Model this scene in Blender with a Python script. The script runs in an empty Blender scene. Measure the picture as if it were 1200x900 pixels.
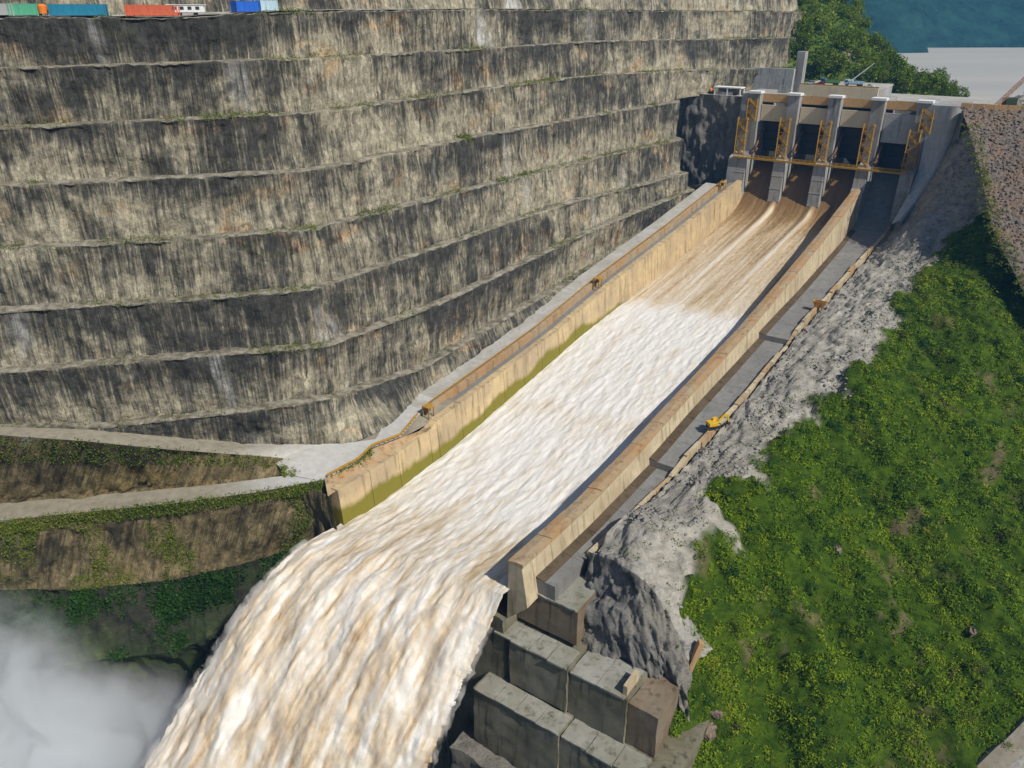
import bpy, math, random
import numpy as np
from mathutils import Vector, Matrix

random.seed(7)
rng = np.random.default_rng(11)
sc = bpy.context.scene
C = sc.collection

# ------------------------------------------------------------------ camera
F_PX, Y_HOR, CAM_Z = 920.0, 8.0, 172.5
PITCH = math.atan2(450 - Y_HOR, F_PX)
cam_d = bpy.data.cameras.new('camera')
cam_d.sensor_width = 36.0
cam_d.lens = 36.0 * F_PX / 1200.0
cam_d.clip_start = 1.0
cam_d.clip_end = 20000.0
cam = bpy.data.objects.new('camera', cam_d)
cam.location = (0, 0, CAM_Z)
cam.rotation_euler = (math.pi / 2 - PITCH, 0, 0)
C.objects.link(cam)
sc.camera = cam

# ------------------------------------------------------------------ frame of the spillway
HD = math.radians(34.8)
S = np.array([math.sin(HD), math.cos(HD), 0.0])      # upstream along the chute
T = np.array([math.cos(HD), -math.sin(HD), 0.0])     # across the chute, to the right
DECK = 135.0
O = np.array([118.6, 406.6, 0.0])                    # left pier of the gates


def W(s, t, z):
    return O + S * s + T * t + np.array([0, 0, z])


# ------------------------------------------------------------------ light
SUN_EL = math.radians(47)
SUN_OFF = math.radians(9)
sun_h = T * math.cos(SUN_OFF) - S * math.sin(SUN_OFF)
sun_dir = Vector((sun_h[0] * math.cos(SUN_EL), sun_h[1] * math.cos(SUN_EL), math.sin(SUN_EL)))
sun_d = bpy.data.lights.new('sun', 'SUN')
sun_d.energy = 5.0
sun_d.angle = math.radians(0.6)
sun_d.color = (1.0, 0.93, 0.81)
sun = bpy.data.objects.new('sun', sun_d)
sun.rotation_euler = sun_dir.to_track_quat('Z', 'Y').to_euler()
sun.location = (0, 0, 400)
C.objects.link(sun)
world = bpy.data.worlds.new('World')
sc.world = world
world.use_nodes = True
wn = world.node_tree
sky = wn.nodes.new('ShaderNodeTexSky')
sky.sky_type = 'NISHITA'
sky.sun_disc = False
sky.sun_elevation = SUN_EL
sky.sun_rotation = math.atan2(sun_dir.x, sun_dir.y)
wn.nodes['Background'].inputs['Strength'].default_value = 0.07
wn.links.new(sky.outputs[0], wn.nodes['Background'].inputs['Color'])
sc.view_settings.view_transform = 'Standard'
sc.view_settings.look = 'None'
sc.view_settings.exposure = 0.12
sc.view_settings.gamma = 1.0
sc.view_settings.use_curve_mapping = False
sc.cycles.use_denoising = True
sc.cycles.max_bounces = 8
sc.cycles.volume_bounces = 6
sc.cycles.volume_step_rate = 2.0


# ------------------------------------------------------------------ survey helper: a sight line to a level gives a ground point
def at(x, y, z):
    c, s = math.cos(PITCH), math.sin(PITCH)
    d = np.array([x - 600, F_PX * c - (y - 450) * s, -F_PX * s - (y - 450) * c])
    k = (z - CAM_Z) / d[2]
    return np.array([d[0] * k, d[1] * k, z])


def z_seen(X, Y, y):
    c, s = math.cos(PITCH), math.sin(PITCH)
    dz = ((450 - y) * Y * c - F_PX * Y * s) / (F_PX * c + (450 - y) * s)
    w = Y * c - dz * s
    return CAM_Z + dz, 600 + F_PX * X / w


# ------------------------------------------------------------------ numeric noise
_perm = np.random.default_rng(3).permutation(256)
_perm = np.concatenate([_perm, _perm, _perm])
_g = np.random.default_rng(4).normal(size=(256, 3))
_g /= np.linalg.norm(_g, axis=1)[:, None]


def pn(x, y, z):
    x, y, z = np.broadcast_arrays(np.asarray(x, float), np.asarray(y, float), np.asarray(z, float))
    xi, yi, zi = np.floor(x).astype(int), np.floor(y).astype(int), np.floor(z).astype(int)
    xf, yf, zf = x - xi, y - yi, z - zi
    u, v, w = [a * a * a * (a * (a * 6 - 15) + 10) for a in (xf, yf, zf)]
    r = 0
    for dx in (0, 1):
        for dy in (0, 1):
            for dz in (0, 1):
                h = _perm[_perm[_perm[(xi + dx) & 255] + ((yi + dy) & 255)] + ((zi + dz) & 255)]
                g = _g[h]
                d = g[..., 0] * (xf - dx) + g[..., 1] * (yf - dy) + g[..., 2] * (zf - dz)
                r = r + d * (u if dx else 1 - u) * (v if dy else 1 - v) * (w if dz else 1 - w)
    return r * 1.5


def fbm(x, y, z, o=4, gain=0.5):
    r, a = 0, 1.0
    for i in range(o):
        r = r + a * pn(x * 2 ** i + 17.3 * i, y * 2 ** i, z * 2 ** i)
        a *= gain
    return r


def facet(u, v, seed=0, tilt=0.5):
    """blocky relief: every point takes the level and tilt of its nearest jittered cell"""
    u, v = np.asarray(u, float), np.asarray(v, float)
    iu, iv = np.floor(u).astype(int), np.floor(v).astype(int)
    best = np.full(u.shape, 1e9); val = np.zeros(u.shape)
    for du in (-1, 0, 1):
        for dv in (-1, 0, 1):
            a_, b_ = iu + du, iv + dv
            h1 = _perm[_perm[(a_ + seed) & 255] + (b_ & 255)]
            h2, h3, h4, h5 = [_perm[h1 + k_] / 255.0 for k_ in (1, 2, 3, 4)]
            su, sv = a_ + h1 / 255.0, b_ + h2
            d = (u - su) ** 2 + (v - sv) ** 2
            r = (h3 - .5) + tilt * ((h4 - .5) * (u - su) + (h5 - .5) * (v - sv))
            m = d < best
            best = np.where(m, d, best); val = np.where(m, r, val)
    return val


# ------------------------------------------------------------------ object helpers
def tag(o, label=None, cat=None, group=None, kind=None):
    if label: o['label'] = label
    if cat: o['category'] = cat
    if group: o['group'] = group
    if kind: o['kind'] = kind
    return o


def thing(name, label, cat, loc=(0, 0, 0), rz=0.0, group=None):
    o = bpy.data.objects.new(name, None)
    o.empty_display_size = 0.5
    C.objects.link(o)
    o.location = loc
    o.rotation_euler = (0, 0, rz)
    return tag(o, label, cat, group)


def link(name, me, parent=None, world_space=True):
    o = bpy.data.objects.new(name, me)
    C.objects.link(o)
    if parent is not None:
        o.parent = parent
        if world_space:
            o.matrix_parent_inverse = root_matrix(parent).inverted()
    return o


def root_matrix(o):
    m = Matrix.LocRotScale(o.location, o.rotation_euler, o.scale)
    if o.parent is not None:
        m = root_matrix(o.parent) @ o.matrix_parent_inverse @ m
    return m


def mesh(name, v, f, mat, smooth=False):
    me = bpy.data.meshes.new(name)
    me.from_pydata([tuple(p) for p in v], [], [tuple(q) for q in f])
    me.materials.append(mat)
    if smooth:
        me.polygons.foreach_set('use_smooth', [True] * len(me.polygons))
    me.update()
    return me


def np_mesh(name, V, Q, mat, smooth=False, uv=None, fattr=None):
    """V (n,3), Q (m,k) all faces with k corners; uv per vertex; fattr dict of per-face floats"""
    V = np.asarray(V, float)
    Q = np.asarray(Q, int)
    me = bpy.data.meshes.new(name)
    k = Q.shape[1]
    me.vertices.add(len(V))
    me.vertices.foreach_set('co', V.ravel())
    me.loops.add(Q.size)
    me.loops.foreach_set('vertex_index', Q.ravel())
    me.polygons.add(len(Q))
    me.polygons.foreach_set('loop_start', np.arange(0, Q.size, k))
    me.polygons.foreach_set('loop_total', np.full(len(Q), k))
    if smooth:
        me.polygons.foreach_set('use_smooth', np.ones(len(Q), bool))
    if uv is not None:
        l = me.uv_layers.new(name='UVMap')
        l.data.foreach_set('uv', np.asarray(uv, float)[Q.ravel()].ravel())
    if fattr:
        for n, a in fattr.items():
            t = me.attributes.new(n, 'FLOAT', 'FACE')
            t.data.foreach_set('value', np.asarray(a, np.float32))
    me.materials.append(mat)
    me.update(calc_edges=True)
    me.validate()
    return me


def box(v, f, c, size, ax=None):
    """append an oriented box; c centre, size full, ax rows = axes"""
    ax = np.eye(3) if ax is None else np.asarray(ax, float)
    b = len(v)
    h = np.asarray(size, float) / 2
    for sx, sy, sz in ((-1, -1, -1), (1, -1, -1), (1, 1, -1), (-1, 1, -1), (-1, -1, 1), (1, -1, 1), (1, 1, 1), (-1, 1, 1)):
        v.append(np.asarray(c, float) + ax[0] * sx * h[0] + ax[1] * sy * h[1] + ax[2] * sz * h[2])
    for q in ((0, 3, 2, 1), (4, 5, 6, 7), (0, 1, 5, 4), (1, 2, 6, 5), (2, 3, 7, 6), (3, 0, 4, 7)):
        f.append([b + i for i in q])


def bar(v, f, a, b, w, h=None):
    a, b = np.asarray(a, float), np.asarray(b, float)
    d = b - a
    L = np.linalg.norm(d)
    d = d / L
    up = np.array([0, 0, 1.0]) if abs(d[2]) < 0.95 else np.array([1.0, 0, 0])
    x = np.cross(d, up); x /= np.linalg.norm(x)
    y = np.cross(x, d)
    box(v, f, (a + b) / 2, (w, L, h or w), (x, d, y))


AX = np.array([T, S, [0, 0, 1.0]])    # local axes of the spillway: across, upstream, up


def sbox(v, f, s0, s1, t0, t1, z0, z1):
    box(v, f, W((s0 + s1) / 2, (t0 + t1) / 2, (z0 + z1) / 2), (t1 - t0, s1 - s0, z1 - z0), AX)


def solid(name, parts, mat, parent=None, bevel=0.0):
    """parts: list of (s0,s1,t0,t1,z0,z1) in the spillway frame"""
    v, f = [], []
    for p in parts:
        sbox(v, f, *p)
    o = link(name, mesh(name, v, f, mat), parent)
    if bevel:
        m = o.modifiers.new('bevel', 'BEVEL'); m.width = bevel; m.segments = 1
    return o


def resample(P, n):
    P = np.asarray(P, float)
    d = np.concatenate([[0], np.cumsum(np.linalg.norm(np.diff(P, axis=0), axis=1))])
    u = np.linspace(0, d[-1], n)
    return np.stack([np.interp(u, d, P[:, i]) for i in range(P.shape[1])], 1)


def smooth_curve(P, n, it=12):
    q = resample(P, n)
    a, b = q[0].copy(), q[-1].copy()
    for _ in range(it):
        q[1:-1] = (q[:-2] + 2 * q[1:-1] + q[2:]) / 4
    q[0], q[-1] = a, b
    return q


def loft_grid(rows, n, sub):
    """rows of 3-D polylines, each resampled to n; sub[i] steps between row i and i+1"""
    R = [resample(r, n) if len(r) != n else np.asarray(r, float) for r in rows]
    G = [R[0]]
    for i in range(len(R) - 1):
        for k in range(1, sub[i] + 1):
            a = k / sub[i]
            G.append(R[i] * (1 - a) + R[i + 1] * a)
    return np.array(G)


def grid_normals(G):
    du = np.gradient(G, axis=1)
    dv = np.gradient(G, axis=0)
    N = np.cross(du, dv)
    l = np.linalg.norm(N, axis=2, keepdims=True)
    return N / np.maximum(l, 1e-6)


def grid_quads(m, n, flip=False):
    i, j = np.meshgrid(np.arange(m - 1), np.arange(n - 1), indexing='ij')
    a = (i * n + j).ravel()
    q = np.stack([a, a + 1, a + n + 1, a + n], 1)
    return q[:, ::-1] if flip else q


def grid_uv(G):
    u = np.concatenate([[0], np.cumsum(np.linalg.norm(np.diff(G.mean(0), axis=0), axis=1))])
    v = np.concatenate([np.zeros((1, G.shape[1])), np.cumsum(np.linalg.norm(np.diff(G, axis=0), axis=2), axis=0)])
    U = np.broadcast_to(u, v.shape)
    return np.stack([U, v], 2)


def grid_obj(name, G, mat, uv=None, smooth=True, parent=None, flip=False):
    m, n, _ = G.shape
    uv = grid_uv(G) if uv is None else uv
    return link(name, np_mesh(name, G.reshape(-1, 3), grid_quads(m, n, flip), mat, smooth, uv.reshape(-1, 2)), parent)


# ------------------------------------------------------------------ materials
MATS = {}


class NT:
    def __init__(self, name, rough=0.85, spec=0.3):
        self.m = bpy.data.materials.new(name)
        self.m.use_nodes = True
        self.t = self.m.node_tree
        self.b = self.t.nodes['Principled BSDF']
        self.b.inputs['Roughness'].default_value = rough
        self.b.inputs['Specular IOR Level'].default_value = spec
        MATS[name] = self.m

    def n(self, typ, **kw):
        o = self.t.nodes.new(typ)
        for k, v in kw.items():
            if k.startswith('i_'):
                o.inputs[k[2:].replace('_', ' ')].default_value = v
            else:
                setattr(o, k, v)
        return o

    def l(self, a, b):
        self.t.links.new(a, b)

    def pos(self, scale=(1, 1, 1), kind='pos'):
        if kind == 'uv':
            g = self.n('ShaderNodeUVMap').outputs[0]
        elif kind == 'obj':
            g = self.n('ShaderNodeTexCoord').outputs['Object']
        else:
            g = self.n('ShaderNodeNewGeometry').outputs['Position']
        mp = self.n('ShaderNodeMapping')
        mp.inputs['Scale'].default_value = scale
        self.l(g, mp.inputs['Vector'])
        return mp.outputs[0]

    def noise(self, vec, scale=1.0, detail=5, rough=0.6, dist=0.0):
        o = self.n('ShaderNodeTexNoise')
        o.inputs['Scale'].default_value = scale
        o.inputs['Detail'].default_value = detail
        o.inputs['Roughness'].default_value = rough
        o.inputs['Distortion'].default_value = dist
        self.l(vec, o.inputs['Vector'])
        return o.outputs['Fac']

    def ramp(self, fac, stops):
        o = self.n('ShaderNodeValToRGB')
        e = o.color_ramp.elements
        while len(e) < len(stops):
            e.new(0.5)
        for x, (p, c) in zip(e, stops):
            x.position = p
            x.color = (c, c, c, 1) if isinstance(c, (int, float)) else (*c, 1)
        self.l(fac, o.inputs[0])
        return o.outputs[0]

    def mix(self, fac, a, b, mode='MIX'):
        o = self.n('ShaderNodeMix', data_type='RGBA', blend_type=mode)
        for x, s in ((fac, 0), (a, 6), (b, 7)):
            if isinstance(x, (int, float)):
                o.inputs[s].default_value = x
            elif isinstance(x, tuple):
                o.inputs[s].default_value = (*x, 1)
            else:
                self.l(x, o.inputs[s])
        return o.outputs[2]

    def math(self, op, a, b=0.0, clamp=False):
        o = self.n('ShaderNodeMath', operation=op, use_clamp=clamp)
        for x, s in ((a, 0), (b, 1)):
            if isinstance(x, (int, float)):
                o.inputs[s].default_value = x
            else:
                self.l(x, o.inputs[s])
        return o.outputs[0]

    def color(self, c):
        if isinstance(c, tuple):
            self.b.inputs['Base Color'].default_value = (*c, 1)
        else:
            self.l(c, self.b.inputs['Base Color'])

    def bump(self, h, strength=0.5, dist=0.3):
        o = self.n('ShaderNodeBump')
        o.inputs['Strength'].default_value = strength
        o.inputs['Distance'].default_value = dist
        self.l(h, o.inputs['Height'])
        self.l(o.outputs[0], self.b.inputs['Normal'])


def mat_cliff(name, dark, mid, pale, warm, dark_bias=0.0, shaded=0.13):
    k = NT(name, 0.92, 0.15)
    uv = k.pos(kind='uv')
    sep = k.n('ShaderNodeSeparateXYZ'); k.l(uv, sep.inputs[0])
    fine = k.noise(k.pos((0.85, 0.035, 1), 'uv'), 1.0, 5, 0.65, 0.15)
    wide = k.noise(k.pos((0.22, 0.05, 1), 'uv'), 1.0, 4, 0.6)
    blot = k.noise(k.pos((0.06, 0.08, 0.06)), 1.0, 5, 0.65, 0.5)
    rough = k.noise(k.pos((0.35, 0.35, 0.35)), 1.0, 8, 0.7)
    # seepage stains hang from the upper edge of every face
    col_ = k.noise(k.pos((2.3, 0.10, 1), 'uv'), 1.0, 4, 0.7, 0.1)
    zone = k.noise(k.pos((0.018, 0.018, 0.05)), 1.0, 3, 0.55)
    st = k.math('ADD', k.math('MULTIPLY', k.math('SUBTRACT', fine, 0.5), 1.5), k.math('MULTIPLY', k.math('SUBTRACT', wide, 0.5), 1.2))
    st = k.math('ADD', st, k.math('MULTIPLY', k.math('SUBTRACT', col_, 0.5), 1.9))
    st = k.math('ADD', st, k.math('MULTIPLY', k.math('SUBTRACT', blot, 0.5), 1.5))
    st = k.math('ADD', st, k.math('MULTIPLY', k.math('SUBTRACT', zone, 0.5), 2.0))
    st = k.math('ADD', st, k.math('MULTIPLY', k.math('SUBTRACT', rough, 0.5), 1.5))
    st = k.math('ADD', st, k.math('MULTIPLY', sep.outputs[1], -0.024))
    st = k.math('ADD', st, 0.63 + dark_bias)
    # left of the bend faces the sun less: its shade is put into the colour
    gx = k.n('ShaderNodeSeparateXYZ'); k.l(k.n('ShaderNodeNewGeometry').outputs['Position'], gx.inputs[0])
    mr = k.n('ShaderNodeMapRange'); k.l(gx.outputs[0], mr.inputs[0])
    for q_, v_ in zip((1, 2, 3, 4), (-62.0, -48.0, shaded, 0.0)): mr.inputs[q_].default_value = v_
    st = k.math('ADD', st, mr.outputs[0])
    dk = k.ramp(st, [(0.25, 0.0), (0.50, 0.6), (0.82, 0.95)])
    rv = k.math('ADD', k.math('MULTIPLY', rough, 0.5), k.math('MULTIPLY', col_, 0.5))
    body = k.mix(k.ramp(rv, [(0.36, 0.0), (0.60, 1.0)]), mid, pale)
    wm = k.ramp(k.noise(k.pos((0.035, 0.06, 0.09)), 1.0, 4, 0.6, 0.6), [(0.56, 0.0), (0.70, 0.8)])
    body = k.mix(wm, body, warm)
    col = k.mix(dk, body, dark)
    wh = k.math('MULTIPLY', k.ramp(k.noise(k.pos((0.055, 0.012, 1), 'uv'), 1.0, 2, 0.5), [(0.62, 0.0), (0.69, 1.0)]),
                k.ramp(fine, [(0.40, 0.0), (0.54, 0.9)]))
    col = k.mix(wh, col, (0.45, 0.45, 0.44))
    mo = k.ramp(k.noise(k.pos((0.05, 0.05, 0.16)), 1.0, 6, 0.7), [(0.60, 0.0), (0.74, 0.6)])
    col = k.mix(mo, col, (0.075, 0.085, 0.03))
    vo = k.n('ShaderNodeTexVoronoi'); k.l(k.pos((0.85, 0.42, 1), 'uv'), vo.inputs['Vector']); vo.inputs['Scale'].default_value = 1.0
    vs = k.n('ShaderNodeSeparateColor'); k.l(vo.outputs['Color'], vs.inputs[0])
    cell = k.ramp(vs.outputs[0], [(0.0, 0.55), (1.0, 1.25)])
    col = k.mix(0.75, col, cell, 'MULTIPLY')
    n6 = k.noise(k.pos((1.3, 1.3, 0.9)), 1.0, 6, 0.75)
    col = k.mix(0.6, col, k.ramp(n6, [(0.33, 0.4), (0.66, 1.5)]), 'MULTIPLY')
    # gravel on the ledges
    led = k.ramp(k.math('MULTIPLY_ADD', sep.outputs[1], -1.0), [(0.35, 0.0), (0.55, 1.0)])
    gr = k.mix(k.ramp(rough, [(0.38, 0.0), (0.62, 1.0)]), (0.10, 0.092, 0.065), (0.30, 0.28, 0.23))
    col = k.mix(led, col, gr)
    k.color(col)
    k.bump(k.math('ADD', rough, k.math('MULTIPLY', fine, 0.8)), 0.9, 0.9)
    return k.m


def mat_rock(name, a, b, c, sc_=0.25, bump=0.9, strata=1.0, moss=0.0):
    k = NT(name, 0.9, 0.2)
    n1 = k.noise(k.pos((sc_, sc_, sc_ * strata)), 1.0, 9, 0.68, 0.4)
    n2 = k.noise(k.pos((sc_ * 0.25,) * 3), 1.0, 4, 0.6)
    col = k.mix(k.ramp(n1, [(0.34, 0.0), (0.66, 1.0)]), a, b)
    col = k.mix(k.ramp(n2, [(0.42, 0.0), (0.65, 0.75)]), col, c)
    n3 = k.noise(k.pos((sc_ * 4, sc_ * 4, sc_ * 7)), 1.0, 6, 0.7, 0.3)
    col = k.mix(k.ramp(n3, [(0.48, 0.0), (0.70, 0.55)]), col, tuple(x * 0.5 for x in a))
    if moss:
        mo = k.ramp(k.noise(k.pos((0.12, 0.12, 0.12)), 1.0, 8, 0.7), [(0.62 - moss, 0.0), (0.72 - moss, 0.9)])
        col = k.mix(mo, col, (0.07, 0.10, 0.02))
    k.color(col)
    k.bump(k.math('ADD', n1, k.math('MULTIPLY', n3, 0.4)), bump, 0.8)
    return k.m


def mat_concrete(name, base, stain=(0.10, 0.095, 0.085), amount=0.6, warm=None, rough=0.85, algae=None, streak=0.5):
    k = NT(name, rough, 0.25)
    n1 = k.noise(k.pos((0.5, 0.5, 0.5)), 1.0, 8, 0.65)
    st = k.noise(k.pos((0.55, 0.55, 0.05)), 1.0, 5, 0.65)
    n2 = k.noise(k.pos((0.09, 0.09, 0.09)), 1.0, 4, 0.6)
    col = k.mix(k.ramp(n1, [(0.3, 0.0), (0.7, 1.0)]), tuple(x * 0.82 for x in base), tuple(min(1, x * 1.12) for x in base))
    if warm:
        col = k.mix(k.ramp(n2, [(0.40, 0.0), (0.62, 0.9)]), col, warm)
    f = k.math('MULTIPLY', k.ramp(st, [(0.52, 0.0), (0.72, 1.0)]), amount)
    col = k.mix(f, col, stain)
    if algae:
        uv = k.pos(kind='uv')
        sep = k.n('ShaderNodeSeparateXYZ'); k.l(uv, sep.inputs[0])
        h = k.math('MULTIPLY', k.noise(k.pos((0.05, 0.05, 0.02)), 1.0, 5, 0.6), 12.0)
        h = k.math('SUBTRACT', k.math('SUBTRACT', h, sep.outputs[1]), sep.outputs[0])
        a = k.ramp(k.math('MULTIPLY', h, 0.3), [(0.0, 0.0), (0.5, 0.95)])
        col = k.mix(a, col, algae)
    k.color(col)
    k.bump(n1, 0.35, 0.15)
    return k.m


def mat_plain(name, c, rough=0.6, metal=0.0, var=0.25, spec=0.4, sc_=1.5):
    k = NT(name, rough, spec)
    k.b.inputs['Metallic'].default_value = metal
    n = k.noise(k.pos((sc_, sc_, sc_ * 0.4), 'obj'), 1.0, 6, 0.65)
    k.color(k.mix(k.ramp(n, [(0.3, 0.0), (0.75, 1.0)]), c, tuple(x * (1 - var) for x in c)))
    return k.m


def mat_leaf(name, cols):
    k = NT(name, 0.75, 0.15)
    a = k.n('ShaderNodeAttribute', attribute_name='var', attribute_type='GEOMETRY')
    n = k.noise(k.pos((0.09, 0.09, 0.09)), 1.0, 4, 0.6)
    f = k.math('ADD', k.math('MULTIPLY', a.outputs['Fac'], 0.65), k.math('MULTIPLY', n, 0.7))
    f = k.math('ADD', f, k.math('MULTIPLY', k.math('SUBTRACT', k.noise(k.pos((.028, .028, .028)), 1.0, 3, 0.6), 0.5), 0.9))
    f = k.math('SUBTRACT', f, 0.20)
    st = [(i / (len(cols) - 1) * 0.9 + 0.05, c) for i, c in enumerate(cols)]
    k.color(k.ramp(f, st))
    tr = k.n('ShaderNodeBsdfTranslucent')
    ms = k.n('ShaderNodeMixShader'); ms.inputs[0].default_value = 0.18
    k.l(k.ramp(f, st), tr.inputs['Color'])
    out = k.t.nodes['Material Output']
    k.l(k.b.outputs[0], ms.inputs[1]); k.l(tr.outputs[0], ms.inputs[2]); k.l(ms.outputs[0], out.inputs['Surface'])
    return k.m


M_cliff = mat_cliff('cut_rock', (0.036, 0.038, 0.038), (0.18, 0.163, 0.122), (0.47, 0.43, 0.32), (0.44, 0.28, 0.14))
M_cliff_low = mat_cliff('cut_rock_low', (0.035, 0.033, 0.022), (0.12, 0.095, 0.050), (0.23, 0.185, 0.10), (0.22, 0.165, 0.06), -0.06, 0.0)
M_rock = mat_rock('grey_rock', (0.13, 0.13, 0.125), (0.34, 0.335, 0.32), (0.40, 0.38, 0.33), 0.22, 0.9, 2.0, 0.03)
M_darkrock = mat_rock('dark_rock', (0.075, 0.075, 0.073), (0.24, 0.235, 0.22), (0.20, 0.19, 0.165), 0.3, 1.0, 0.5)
M_gorge = mat_rock('gorge_rock', (0.012, 0.014, 0.012), (0.05, 0.05, 0.035), (0.03, 0.05, 0.015), 0.2, 1.0, 1.0, 0.06)
M_riprap = mat_rock('riprap', (0.10, 0.09, 0.08), (0.26, 0.22, 0.19), (0.24, 0.165, 0.11), 0.5, 1.0, 1.0)
M_conc = mat_concrete('concrete', (0.36, 0.37, 0.37), amount=0.6)
M_conc_pier = mat_concrete('pier_concrete', (0.32, 0.335, 0.35), (0.10, 0.095, 0.085), 0.95, (0.27, 0.25, 0.22))
M_conc_warm = mat_concrete('warm_concrete', (0.50, 0.385, 0.22), (0.18, 0.135, 0.07), 1.0, (0.36, 0.28, 0.18), algae=(0.16, 0.145, 0.012))
M_conc_pale = mat_concrete('pale_concrete', (0.48, 0.41, 0.28), (0.17, 0.135, 0.085), 0.9, (0.36, 0.29, 0.19))
M_conc_rust = mat_concrete('rusty_concrete', (0.36, 0.28, 0.18), (0.16, 0.10, 0.055), 0.9, (0.38, 0.23, 0.11))
M_conc_floor = mat_concrete('floor_concrete', (0.20, 0.20, 0.195), (0.10, 0.10, 0.09), 0.7, (0.16, 0.16, 0.155))
M_conc_mossy = mat_concrete('mossy_concrete', (0.20, 0.19, 0.145), (0.025, 0.027, 0.018), 1.0, (0.12, 0.11, 0.07))
M_conc_brown = mat_concrete('brown_concrete', (0.19, 0.155, 0.11), (0.045, 0.035, 0.025), 1.0, (0.14, 0.10, 0.065))
M_conc_tread = mat_concrete('tread_concrete', (0.28, 0.28, 0.255), (0.09, 0.095, 0.06), 1.0, (0.19, 0.19, 0.15))
M_road = mat_concrete('road_surface', (0.40, 0.395, 0.375), (0.24, 0.225, 0.19), 0.7, (0.31, 0.295, 0.26))
M_dirt = mat_concrete('dirt_road', (0.29, 0.265, 0.215), (0.15, 0.13, 0.09), 0.8, (0.20, 0.18, 0.135))
M_yellow = mat_plain('yellow_paint', (0.46, 0.26, 0.03), 0.65, 0.0, 0.5)
M_orange = mat_plain('orange_parapet', (0.62, 0.38, 0.17), 0.8, 0.0, 0.3)
M_beige = mat_plain('beige_panel', (0.62, 0.53, 0.38), 0.7, 0.0, 0.2, sc_=0.4)
M_white = mat_plain('white_paint', (0.75, 0.76, 0.76), 0.6, 0.0, 0.12)
M_steel = mat_plain('dark_steel', (0.05, 0.055, 0.06), 0.55, 0.3, 0.4)
M_rust = mat_plain('rusty_steel', (0.22, 0.12, 0.06), 0.8, 0.0, 0.4)
M_tyre = mat_plain('tyre_rubber', (0.02, 0.02, 0.02), 0.9)
M_glass = mat_plain('window_glass', (0.03, 0.04, 0.05), 0.1, 0.0, 0.1, 0.6)
GREENS = [(0.014, 0.040, 0.003), (0.050, 0.108, 0.004), (0.120, 0.198, 0.006), (0.185, 0.250, 0.009), (0.20, 0.215, 0.025)]
M_leaf = mat_leaf('slope_leaf', GREENS)
M_grass = mat_leaf('ledge_grass', [(0.04, 0.07, 0.01), (0.09, 0.14, 0.015), (0.16, 0.20, 0.025), (0.20, 0.17, 0.04)])
M_tree = mat_leaf('tree_leaf', [(0.025, 0.060, 0.006), (0.075, 0.140, 0.008), (0.15, 0.22, 0.010), (0.25, 0.27, 0.02)])
M_bark = mat_plain('bark', (0.12, 0.09, 0.06), 0.9)


# ------------------------------------------------------------------ leaves: one mesh of many small cards
def leaf_mesh(name, P, N, size, mat, per=3, spread=0.5, lift=0.4, aspect=1.6, rg=None):
    rg = rg or rng
    P = np.repeat(P, per, 0)
    N = np.repeat(N, per, 0)
    n = len(P)
    sz = (np.repeat(size, per) if np.ndim(size) else np.full(n, size)) * rg.uniform(0.6, 1.4, n)
    c = P + rg.normal(size=(n, 3)) * spread * sz[:, None] + N * (rg.random(n) * lift)[:, None] * sz[:, None] * 2
    d = rg.normal(size=(n, 3)) + N * 0.7
    d /= np.linalg.norm(d, axis=1)[:, None]
    r = rg.normal(size=(n, 3))
    e = np.cross(d, r); e /= np.maximum(np.linalg.norm(e, axis=1), 1e-6)[:, None]
    a = d * (sz * aspect * 0.5)[:, None]
    b = e * (sz * 0.5)[:, None]
    V = np.stack([c - a, c + b * 0.9 - a * 0.1, c + a, c - b * 0.9 + a * 0.1], 1).reshape(-1, 3)
    Q = np.arange(4 * n).reshape(n, 4)
    return np_mesh(name, V, Q, mat, False, None, {'var': rg.random(n)})


def scatter(G, n, weight=None, rg=None):
    """random points on a grid surface, weight per vertex"""
    rg = rg or rng
    N = grid_normals(G)
    m, k, _ = G.shape
    A = np.linalg.norm(np.cross(G[1:, :-1] - G[:-1, :-1], G[:-1, 1:] - G[:-1, :-1]), axis=2)
    if weight is not None:
        A = A * weight[:-1, :-1]
    p = A.ravel() / A.sum()
    id_ = rg.choice(len(p), n, p=p)
    i, j = np.divmod(id_, k - 1)
    a, b = rg.random((2, n))[..., None]
    P = G[i, j] * (1 - a) * (1 - b) + G[i + 1, j] * a * (1 - b) + G[i, j + 1] * (1 - a) * b + G[i + 1, j + 1] * a * b
    nn = N[i, j]
    nn = np.where(nn[:, 2:3] < 0, -nn, nn)
    return P, nn


# ================================================================== LARGE STRUCTURE
# ---- the terraced cut on the left
base_pl = [(-300, 150), (-180, 163), (-123, 172), (-86, 180), (-58, 186)]
base_pl += [tuple(W(s, -16, 0)[:2]) for s in (-243, -231, -180, -120, -60, -24)]
base_c = smooth_curve(np.array(base_pl, float), 300, 3)
tan = np.gradient(base_c, axis=0); tan /= np.linalg.norm(tan, axis=1)[:, None]
nor = np.stack([-tan[:, 1], tan[:, 0]], 1)          # away from the camera side


def soft_dir(n_, m):
    """directions averaged along the curve, so that offsets do not fold at a bend"""
    w_ = np.hanning(2 * m + 3)[1:-1]; w_ /= w_.sum()
    r_ = np.stack([np.convolve(np.pad(n_[:, d], m, mode='edge'), w_, mode='valid') for d in range(2)], 1)
    return r_ / np.linalg.norm(r_, axis=1)[:, None]


nor = soft_dir(nor, 13)

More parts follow.
